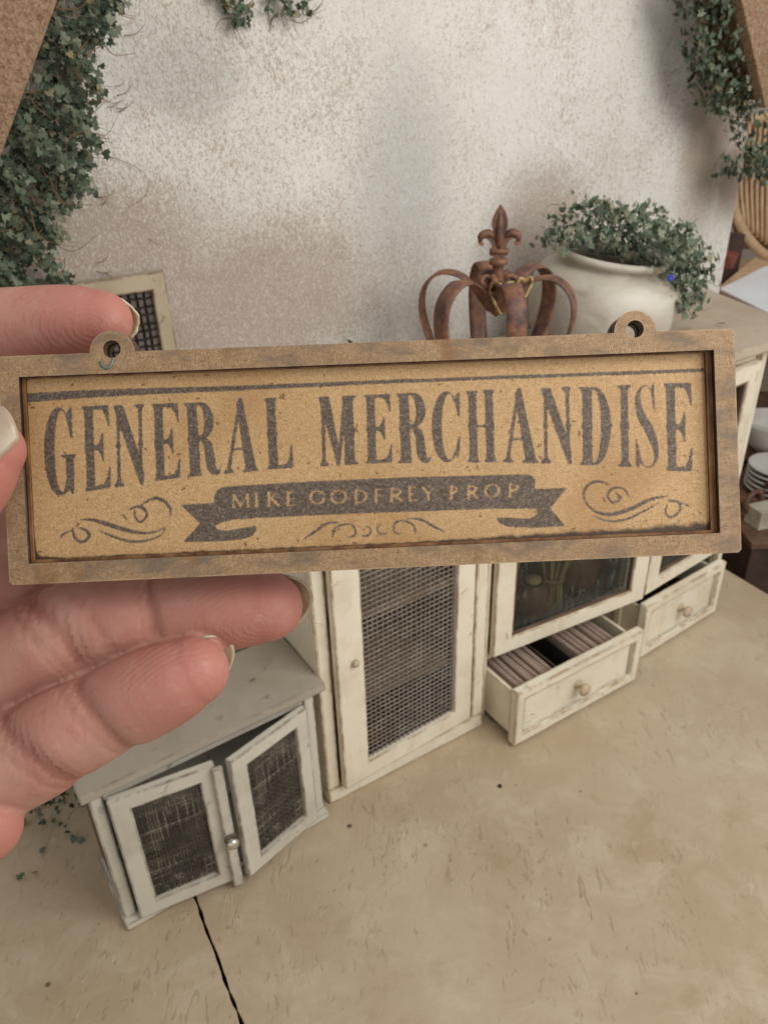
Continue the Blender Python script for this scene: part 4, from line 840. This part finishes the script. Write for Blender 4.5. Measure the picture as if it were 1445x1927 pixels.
# fleur-de-lis facing the camera: thick outline with rounded edges
fl = [(0, 1.0), (.10, .86), (.165, .70), (.175, .55), (.13, .42), (.20, .45), (.33, .455), (.43, .40), (.47, .30), (.465, .20), (.40, .14), (.34, .15), (.33, .20), (.375, .235), (.365, .285), (.30, .30), (.23, .265), (.165, .16), (.155, .08), (.19, .05), (.19, -.06), (.12, -.09), (.10, -.16)]
fl = fl + [(-x, z) for x, z in fl[::-1]][0:-1]
fpoly = [(x * .205, .632 + z * .205) for x, z in fl]
fo = MB(); fo.prism(fpoly, -.013, .013); 
fobj = fo.obj('fleur_de_lis', 'rust', cr, .0035, rot=(0, 0, R(-36)))
fb = MB(); fb.tube([(0, -.009, .65), (0, -.013, .70), (0, -.013, .76), (0, -.008, .82)], [.010, .020, .016, .005], 8); fb.tube([(-.042, -.008, .637), (.042, -.008, .637)], .014, 8)
for sg in (-1, 1): fb.tube(spline([(sg * .02, -.008, .70), (sg * .05, -.010, .718), (sg * .08, -.010, .708), (sg * .086, -.008, .682)], 10), [.008, .013, .016, .018, .018, .018, .017, .016, .013, .008], 7)
fb.obj('fleur_rib', 'rust', cr, 0, True, rot=(0, 0, R(-36)))

# ---------------------------------------------------------------- stoneware pot
VU, VV = 2.03, .50
pot = empty('pot', W3(VU, VV, ZT + .001), ANG); tag(pot, 'wide cream stoneware pot with rolled rim standing on the dresser beside the crown', 'pot'); pot.rotation_euler = (R(6), R(5), ANG)
MB().lathe([(.0, .0), (.29, .0), (.305, .015), (.355, .10), (.382, .20), (.390, .29), (.380, .37), (.340, .425), (.290, .450), (.268, .456), (.262, .462), (.275, .475), (.29, .484), (.300, .498), (.296, .514), (.282, .522), (.262, .518), (.248, .497), (.25, .43), (.30, .33), (.2, .31), (.0, .31)], 64).obj('body', 'ceramic', pot, 0, True)
MB().lathe([(.0, .46), (.1, .457), (.2, .448), (.25, .435)], 30).obj('moss_filling', 'soil', pot, 0, True)

# ---------------------------------------------------------------- ivy
LEAFP = [(0, -.02), (.16, -.12), (.42, -.30), (.50, -.02), (.86, .06), (.60, .34), (.64, .66), (.30, .62), (0, 1.06), (-.30, .62), (-.64, .66), (-.60, .34), (-.86, .06), (-.50, -.02), (-.42, -.30), (-.16, -.12)]
def leaf_mesh(k):
    rnd = random.Random(k); cup = rnd.uniform(-.25, .28); vs = [(0, .28, .05)]; 
    for x, y in LEAFP:
        j = rnd.uniform(.86, 1.12); vs.append((x * j * .55, y * j * .55, -cup * (x * x + (y - .3) ** 2) * .45 + rnd.uniform(-.05, .05) + .10 * abs(x)))
    n = len(LEAFP); fs = [(0, i + 1, (i + 1) % n + 1) for i in range(n)]
    me = bpy.data.meshes.new('leaf'); me.from_pydata(vs, [], fs); me.update(); me.materials.append(MAT['leaf']); me.shade_smooth(); return me
LEAVES = [leaf_mesh(k) for k in range(8)]
def inside(p, poly):
    x, y = p; c = False
    for (ax, ay), (bx, by) in zip(poly, poly[1:] + poly[:1]):
        if (ay > y) != (by > y) and x < (bx - ax) * (y - ay) / (by - ay) + ax: c = not c
    return c
def plant(root, spots, nobj=300):
    """spots: (position, facing normal, size) in the root's own space, nearest first; single leaves, then the rest as one mass"""
    rest = MB()
    for i, (p, nr, s) in enumerate(spots):
        q = Vector(nr).to_track_quat('Z', 'Y') @ Euler((0, 0, random.uniform(0, 2 * PI))).to_quaternion()
        me = LEAVES[random.randrange(8)]
        if i < nobj:
            o = bpy.data.objects.new('leaf', me); COL.objects.link(o); o.parent = root; o.location = p; o.rotation_mode = 'QUATERNION'; o.rotation_quaternion = q; o.scale = (s, s, s)
        else:
            mt = Matrix.LocRotScale(Vector(p), q, Vector((s, s, s))); rest.add([mt @ v.co for v in me.vertices], [tuple(f.vertices) for f in me.polygons])
    if rest.v: o = rest.obj('foliage', 'leaf', root, 0, True, fix=False); o['kind'] = 'stuff'
def roots(root, strands, mat='stem', name='stem'):
    mb = MB()
    for pts, r in strands: mb.tube(spline(pts, 9), [r * (1 - .6 * i / 8) for i in range(9)], 4)
    o = mb.obj(name, mat, root, 0, True, fix=False); o['kind'] = 'stuff'
def wall_ivy(name, poly, n, v_in, v_out, size, label, nobj=300, nroot=60, gaps=.15, seed=1, grp='ivy growing over the gable wall', extra=None):
    random.seed(seed); r = empty(name, (OX, OY, 0), ANG); tag(r, label, 'ivy', grp)
    xs = [p[0] for p in poly]; zs = [p[1] for p in poly]; pts = []; tries = 0
    cl = [(random.uniform(min(xs), max(xs)), random.uniform(min(zs), max(zs)), random.uniform(.02, .055)) for _ in range(int(26 * gaps * 10))]
    while len(pts) < n and tries < n * 60:
        tries += 1; p = (random.uniform(min(xs), max(xs)), random.uniform(min(zs), max(zs)))
        if not inside((p[0] + random.gauss(0, .012), p[1] + random.gauss(0, .012)), poly): continue
        if any((p[0] - a) ** 2 + (p[1] - b) ** 2 < c * c for a, b, c in cl) and random.random() < .85: continue
        v = v_in + (v_out - v_in) * random.random() ** .8 * (.55 + .45 * math.sin(p[0] * 17 + p[1] * 13) ** 2)
        nr = Vector((random.gauss(.15, .5), random.gauss(-1, .25), random.gauss(.25, .5)))
        pts.append(((p[0], v, p[1]), nr, size * random.uniform(.62, 1.2)))
    if extra:
        q, m, vi, vo = extra; ex = [p[0] for p in q]; ez = [p[1] for p in q]
        while m:
            p = (random.uniform(min(ex), max(ex)), random.uniform(min(ez), max(ez)))
            if inside((p[0] + random.gauss(0, .012), p[1] + random.gauss(0, .012)), q):
                pts.append(((p[0], random.uniform(vo, vi), p[1]), Vector((random.gauss(.2, .5), random.gauss(-1, .25), random.gauss(.3, .5))), size * random.uniform(.62, 1.2))); m -= 1
    pts.sort(key=lambda t: t[0][1]); plant(r, pts, nobj)
    st_ = []
    while len(st_) < nroot:
        p = (random.uniform(min(xs), max(xs)), random.uniform(min(zs), max(zs)))
        if not inside(p, poly): continue
        a = random.gauss(-PI / 2, 1.0); l = random.uniform(.06, .2); v = random.uniform(v_out + .03, v_in + .02)
        st_.append(([(p[0], v, p[1]), (p[0] + l * .5 * math.cos(a), v - random.uniform(0, .03), p[1] + l * .5 * math.sin(a)), (p[0] + l * math.cos(a + .6), v + random.uniform(-.02, .03), p[1] + l * math.sin(a + .6))], random.uniform(.0012, .0026)))
    roots(r, st_); return r
iv1 = wall_ivy('ivy_vine', IVY_LEFT, 2500, .97, .68, .040, 'thick ivy climbing the upper left of the wall beside the brown board', 300, 110, .12, 3)
# thin loose tendrils curling out over the plaster
tn = []
def wp(x, z): return (x, .985, z)
tn += [([wp(-.28, 2.95), wp(-.17, 2.90), wp(-.13, 2.85), wp(-.15, 2.79), wp(-.23, 2.75)], .0016), ([wp(-.17, 2.62), wp(-.12, 2.585)], .0016)]
for k in range(13):   # straight dry bristles sticking out of the clumps
    x0, z = random.choice(((-.20, 3.14), (-.23, 3.10), (-.10, 3.36), (-.38, 2.54), (-.42, 2.50), (-.34, 2.82))); x0 += random.gauss(0, .02); z += random.gauss(0, .03); a = random.gauss(.1, .7); l = random.uniform(.04, .10)
    tn.append(([wp(x0, z), wp(x0 + l * .5 * math.cos(a), z + l * .5 * math.sin(a)), wp(x0 + l * math.cos(a + .3), z + l * math.sin(a + .3))], .0016))
roots(iv1, tn, name='tendril')
wall_ivy('ivy_vine', IVY_TOP[0], 80, .985, .88, .040, 'green sprig of ivy hanging at the top of the wall, the left of two', 300, 6, .02, 4)
wall_ivy('ivy_vine', IVY_TOP[1], 60, .985, .88, .040, 'brownish sprig of ivy hanging at the top of the wall, the right of two', 300, 10, .02, 5)
wall_ivy('ivy_vine', IVY_RIGHT, 1600, .84, .50, .050, 'ivy trailing down the upper right of the wall past its outer corner', 300, 120, .12, 6)
# ivy in the pot, tumbling over its right side (root frame: x along the wall, y into it)
random.seed(12)
pv = wall_ivy('potted_ivy', IVY_POT, 1250, .58, .24, .050, 'trailing ivy spilling over the right side of the cream pot', 300, 70, .06, 12, None, (IVY_SPILL, 420, .24, .06))
bl = MB()
for k in range(6):
    a = k * PI / 3; bl.tube([(0, 0, 0), (.014 * math.cos(a), -.012, .014 * math.sin(a))], [.004, .008], 5)
bl.obj('flower', 'blue', pv, 0, True, (2.03, .045, 2.31), fix=False)

# ---------------------------------------------------------------- loose bits on the floor
random.seed(21)
lab = ['lone fallen ivy leaf on the bare floor below the dropped leaves by the cabinet', 'lowest fallen ivy leaf, on the floor by the left edge', 'fallen ivy leaf close beside the lowest one by the left edge',
       'fallen ivy leaf nearest the low cabinet, right one of a row of three', 'fallen ivy leaf in the middle of the row of three by the low cabinet', 'fallen ivy leaf at the left of the row of three by the low cabinet',
       'fallen ivy leaf just above the row of three by the low cabinet', 'fallen ivy leaf at the top of those between palm and low cabinet', 'fallen ivy leaf closest to the palm, just right of its edge']
fl_spots = FALLEN
for i, p in enumerate(fl_spots):
    o = bpy.data.objects.new('fallen_leaf', LEAVES[i % 8]); COL.objects.link(o)
    s = random.uniform(.042, .058); o.scale = (s, s, s); o.location = (p[0], p[1], .012 + .012 * random.random()); o.rotation_euler = (random.uniform(-.7, .7), random.uniform(-.7, .7), random.uniform(0, 6))
    tag(o, lab[i], 'leaf', 'fallen ivy leaves by the low cabinet')
wall_ivy('ivy_sprig', [(.67, 1.87), (.86, 1.87), (.85, 1.99), (.78, 2.03), (.69, 1.985)], 16, .95, .90, .045, 'tiny ivy tips peeking over the middle of the top edge of the sign', 300, 3, .02, 31, None)
th_o = MB().tube(spline([(x, y, .0022) for x, y in THREAD], 24), [.0012 + .0014 * math.sin(PI * i / 23) for i in range(24)], 6).obj('thread', 'teal', None, 0, True, fix=False)
th_o.matrix_world = Matrix.Translation(SIGN_LOC) @ Matrix(SIGN_ROT).to_4x4(); tag(th_o, 'curl of teal thread stuck to the sign under its left hanging hole', 'thread')
gi = wall_ivy('ivy_vine', [(-1.30, .0), (-.9, .0), (-.88, .22), (-1.0, .34), (-1.32, .25)], 190, .95, .55, .045, 'clump of ivy on the floor behind the left end of the low cabinet', 300, 14, .03, 8)
def crumb(name, label, cat, loc, mat, s):
    bm = bmesh.new(); bmesh.ops.create_icosphere(bm, subdivisions=2, radius=s)
    for v in bm.verts: v.co *= random.uniform(.7, 1.3); v.co.z *= .55
    me = bpy.data.meshes.new(name); bm.to_mesh(me); bm.free(); return tag(link(name, me, mat, None, loc), label, cat)
crumb('crumb', 'dark crumb lying on the floor in front of the mesh door', 'crumb', (.551, 2.73, .004), 'inside', .011)
crumb('crumb', 'small rusty brown crumb on the floor by the corner of the mesh section', 'crumb', (-.215, 2.517, .003), 'clay', .010)
p = W3(2.93, .28, ZT + .006)
for i, (u, v, lb) in enumerate(((2.62, .20, 'brown ivy scrap on the dresser top below the hanging ivy'), (2.93, .33, 'brown ivy scrap on the dresser top near its right end'))):
    o = bpy.data.objects.new('leaf_scrap', LEAVES[i]); COL.objects.link(o); o.location = W3(u, v, ZT + .012); o.scale = (.06, .035, .04); o.rotation_euler = (.4, .2, i * 2 + .5); tag(o, lb, 'scrap')
o = bpy.data.objects.new('leaf_scrap', LEAVES[3]); COL.objects.link(o); o.location = lc.matrix_world @ Vector((0, 0, 0)); o.scale = (.035, .02, .03); o.rotation_euler = (.3, .2, .9)
o.location = Vector((-1.176, 2.046, 0)) + Matrix.Rotation(R(33.5), 3, 'Z') @ Vector((.80, .17, LH + .058)); tag(o, 'tiny green ivy scrap on the grey top of the low cabinet', 'scrap')

# ---------------------------------------------------------------- things beyond the wall, right
def tube_obj(name, pts, r, mat, parent, n=30, seg=10): return MB().tube(spline(pts, n), r, seg).obj(name, mat, parent, 0, True)
CP = Matrix(CAM_ROT)
ch = empty('rattan_chair', (5.2, 9.6, -.7)); tag(ch, 'honey coloured rattan chair standing beyond the right end of the wall', 'chair')
def rel(o, *p): return tuple(Vector(p) - o.location)
tube_obj('arm_rail', [rel(ch, 4.22, 9.75, 2.25), rel(ch, 4.18, 9.6, 1.98), rel(ch, 4.21, 9.48, 1.68), rel(ch, 4.37, 9.33, 1.40), rel(ch, 4.60, 9.22, 1.22), rel(ch, 5.1, 9.2, 1.14), rel(ch, 6.0, 9.4, 1.12)], .055, 'rattan', ch)
for k in range(24):
    x = 4.25 + k * .062; zb = 1.60 - .36 * min(1, (k / 8.0)) ** .8 - .03
    tube_obj('slat', [rel(ch, x - .03, 9.72, 2.62), rel(ch, x, 9.58, 2.0), rel(ch, x + .06, 9.42, max(zb, 1.16))], .022, 'rattan', ch, 12, 7)
MB().prism([rel(ch, 4.2, 0, 2.6)[::2], rel(ch, 4.25, 0, 1.7)[::2], rel(ch, 4.5, 0, 1.2)[::2], rel(ch, 5.9, 0, 1.1)[::2], rel(ch, 6.0, 0, 2.6)[::2]], .22, .26).obj('back_panel', 'mdf', ch)
tube_obj('top_rail', [rel(ch, 4.1, 9.75, 2.58), rel(ch, 5.0, 9.8, 2.72), rel(ch, 6.1, 9.75, 2.6)], .06, 'rattan', ch)
tube_obj('seat_rail', [rel(ch, 3.75, 8.75, 1.02), rel(ch, 4.6, 8.6, .98), rel(ch, 6.0, 8.7, .98)], .09, 'rattan', ch)
box('seat', 'rattan', *sum([[a, b] for a, b in zip(rel(ch, 4.0, 8.7, .90), rel(ch, 6.2, 10.2, 1.0))], []), parent=ch, bevel=.02)
for (x, y) in ((4.05, 8.8), (6.1, 8.8), (4.2, 9.9), (6.1, 9.9)): tube_obj('leg', [rel(ch, x, y, 1.0), rel(ch, x, y, .2), rel(ch, x, y, -.71)], .06, 'rattan', ch, 8)
pp = MB(); a, b, c, d = [Vector(p) for p in PAPER]
pp.add([a, b, c, d] + [p - Vector((0, 0, .012)) for p in (a, b, c, d)], [(0, 1, 2, 3), (7, 6, 5, 4), (0, 4, 5, 1), (1, 5, 6, 2), (2, 6, 7, 3), (3, 7, 4, 0)])
po = pp.obj('paper_sheet', 'paper'); tag(po, 'plain white sheet of paper lying on the pale side stand beyond the wall', 'paper')
sst = empty('side_stand', (3.9, 7.6, -.72)); tag(sst, 'pale side stand under the white paper beyond the wall', 'stand')
MB().prism([tuple(rel(sst, p.x, p.y, 0))[:2] for p in (a + Vector((.02, .1, 0)), b + Vector((.1, .5, 0)), c + Vector((.6, 0, 0)), d + Vector((.3, -.02, 0)))], 1.335 + .72 - .08, 1.335 + .72, 'z').obj('top', 'rattan', sst, .01)
for q in ((3.7, 7.4), (4.3, 8.2), (4.4, 6.9), (3.75, 6.5)): box('leg', 'rattan', q[0] - sst.location.x - .04, q[0] - sst.location.x + .04, q[1] - sst.location.y - .04, q[1] - sst.location.y + .04, 0, 1.97, sst, .01)
# open rack with crockery, lower right
rk = empty('storage_rack', (3.55, 6.6, -.72)); tag(rk, 'brown open rack holding white dishes beyond the right end of the dresser', 'rack')
def rkbox(n, m, x0, x1, y0, y1, z0, z1): return box(n, m, x0 - 3.55, x1 - 3.55, y0 - 6.6, y1 - 6.6, z0 + .72, z1 + .72, rk, .01)
def pt(px, py, t):
    d = CP @ Vector(((px - 722.5) / 1447, -(py - 963.5) / 1447, -1)); return Vector((0, 0, 3.2)) + d * t
DPX = pt(1373, 470, 8.2); dpo = tag(MB().box(-.10, .10, -.08, .08, -3.0, .42).obj('gap_filler_post', 'darkwood', None, .01), 'dark post added to fill the dark gap past the right edge of the wall', 'post'); dpo.location = DPX; dpo.location.z = 1.35  # brown-black upright added to fill the dark gap beside the wall
dpo.scale = (1, 1, .69)
rp = tag(MB().lathe([(.0, .0), (.06, .0), (.085, .12), (.09, .135), (.08, .135), (.05, .03), (0, .03)], 24).obj('red_pot', 'red', None, 0, True), 'small dark red pot seen past the right edge of the wall', 'pot'); rp.location = pt(1366, 503, 7.5)
zA = pt(1430, 850, 6.6).z; zB = pt(1430, 925, 6.3).z
rkbox('back_board', 'taupe', 2.7, 4.6, 7.35, 7.40, -.7, 1.30)
rkbox('shelf', 'brownwood', 2.7, 4.6, 5.95, 7.34, zA - .09, zA)
rkbox('shelf', 'brownwood', 2.7, 4.6, 5.35, 7.34, zB - .09, zB)
for x in (2.72, 4.55): rkbox('upright', 'brownwood', x, x + .07, 7.26, 7.34, -.715, 1.30)
p = pt(1444, 850, 6.6); bw = tag(MB().lathe([(.0, .0), (.1, .0), (.2, .10), (.25, .26), (.255, .30), (.235, .30), (.18, .11), (.0, .04)], 40).obj('bowl', 'bowl', None, 0, True), 'white bowl on the upper shelf of the brown rack', 'bowl'); bw.location = (p.x, p.y, zA + .001)
p = pt(1455, 925, 6.3)
for k in range(5):
    o = tag(MB().lathe([(.0, .0), (.14, .0), (.235, .05), (.24, .062), (.225, .062), (.13, .02), (.0, .02)], 40).obj('dish', 'bowl', None, 0, True), ['white dish at the bottom of the stack on the lower rack shelf', 'white dish second from the bottom of the stack on the rack', 'white dish in the middle of the stack on the rack', 'white dish second from the top of the stack on the rack', 'white dish at the top of the stack on the lower rack shelf'][k], 'dish', 'stack of white dishes'); o.location = (p.x, p.y, zB + .001 + k * .045)
p = pt(1412, 925, 5.95)
for k in range(2):
    a = [(.09 * math.cos(t), .0, .095 + .09 * math.sin(t)) for t in np.linspace(0, 2 * PI, 13)]
    o = tag(MB().tube(spline(a, 40), .02, 8).obj('wooden_ring', 'clay', None, 0, True), ['brown wooden ring in front of the white dishes, left one', 'brown wooden ring in front of the white dishes, right one'][k], 'ring', 'brown rings on the rack'); o.location = (p.x + .03 + k * .16, p.y - .02 + k * .1, zB - .005); o.rotation_euler = (0, 0, .5 + k)
ct = pt(1400, 985, 6.0)
crt = empty('wooden_crate', (ct.x + .45, ct.y + .1, -.72)); tag(crt, 'dark brown wooden crate under the rack, right of the dresser', 'crate')
hz = ct.z + .72
box('top_board', 'brownwood', -.52, .8, -.40, .40, hz - .05, hz, crt)
for k in range(5): box('slat', 'darkwood', -.50 + k * .25, -.27 + k * .25, -.38, -.34, .02, hz - .052, crt)
box('side_board', 'darkwood', -.50, -.46, -.335, .38, .02, hz - .052, crt)
p = pt(1432, 975, 5.9); o = tag(box('cream_box', 'ceramic', -.09, .13, -.08, .08, 0, .155), 'small cream box standing on the dark crate', 'box'); o.location = (p.x + .03, p.y + .05, hz - .72 + .001); o.rotation_euler = (0, 0, .3)
# rumpled grey cloth on the bench below the floor edge
gx_, gy_ = np.meshgrid(np.linspace(0, 1, 40), np.linspace(0, 1, 30)); c0 = pt(1372, 1085, 6.0)
cl_ = MB(); vs = []
for j in range(30):
    for i in range(40):
        x, y = gx_[j, i], gy_[j, i]; vs.append((2.35 + x * 1.6, 3.9 + y * 1.25, -.62 + .10 * math.sin(x * 9 + 2 * math.sin(y * 5)) * math.sin(y * 7 + 1) + .10 * x))
cl_.add(vs, [(j * 40 + i, j * 40 + i + 1, (j + 1) * 40 + i + 1, (j + 1) * 40 + i) for j in range(29) for i in range(39)])
co_ = cl_.obj('grey_cloth', 'cloth', None, 0, True); tag(co_, 'rumpled grey felt cloth below the right edge of the floor', 'cloth')
m_ = co_.modifiers.new('solid', 'SOLIDIFY'); m_.thickness = .02
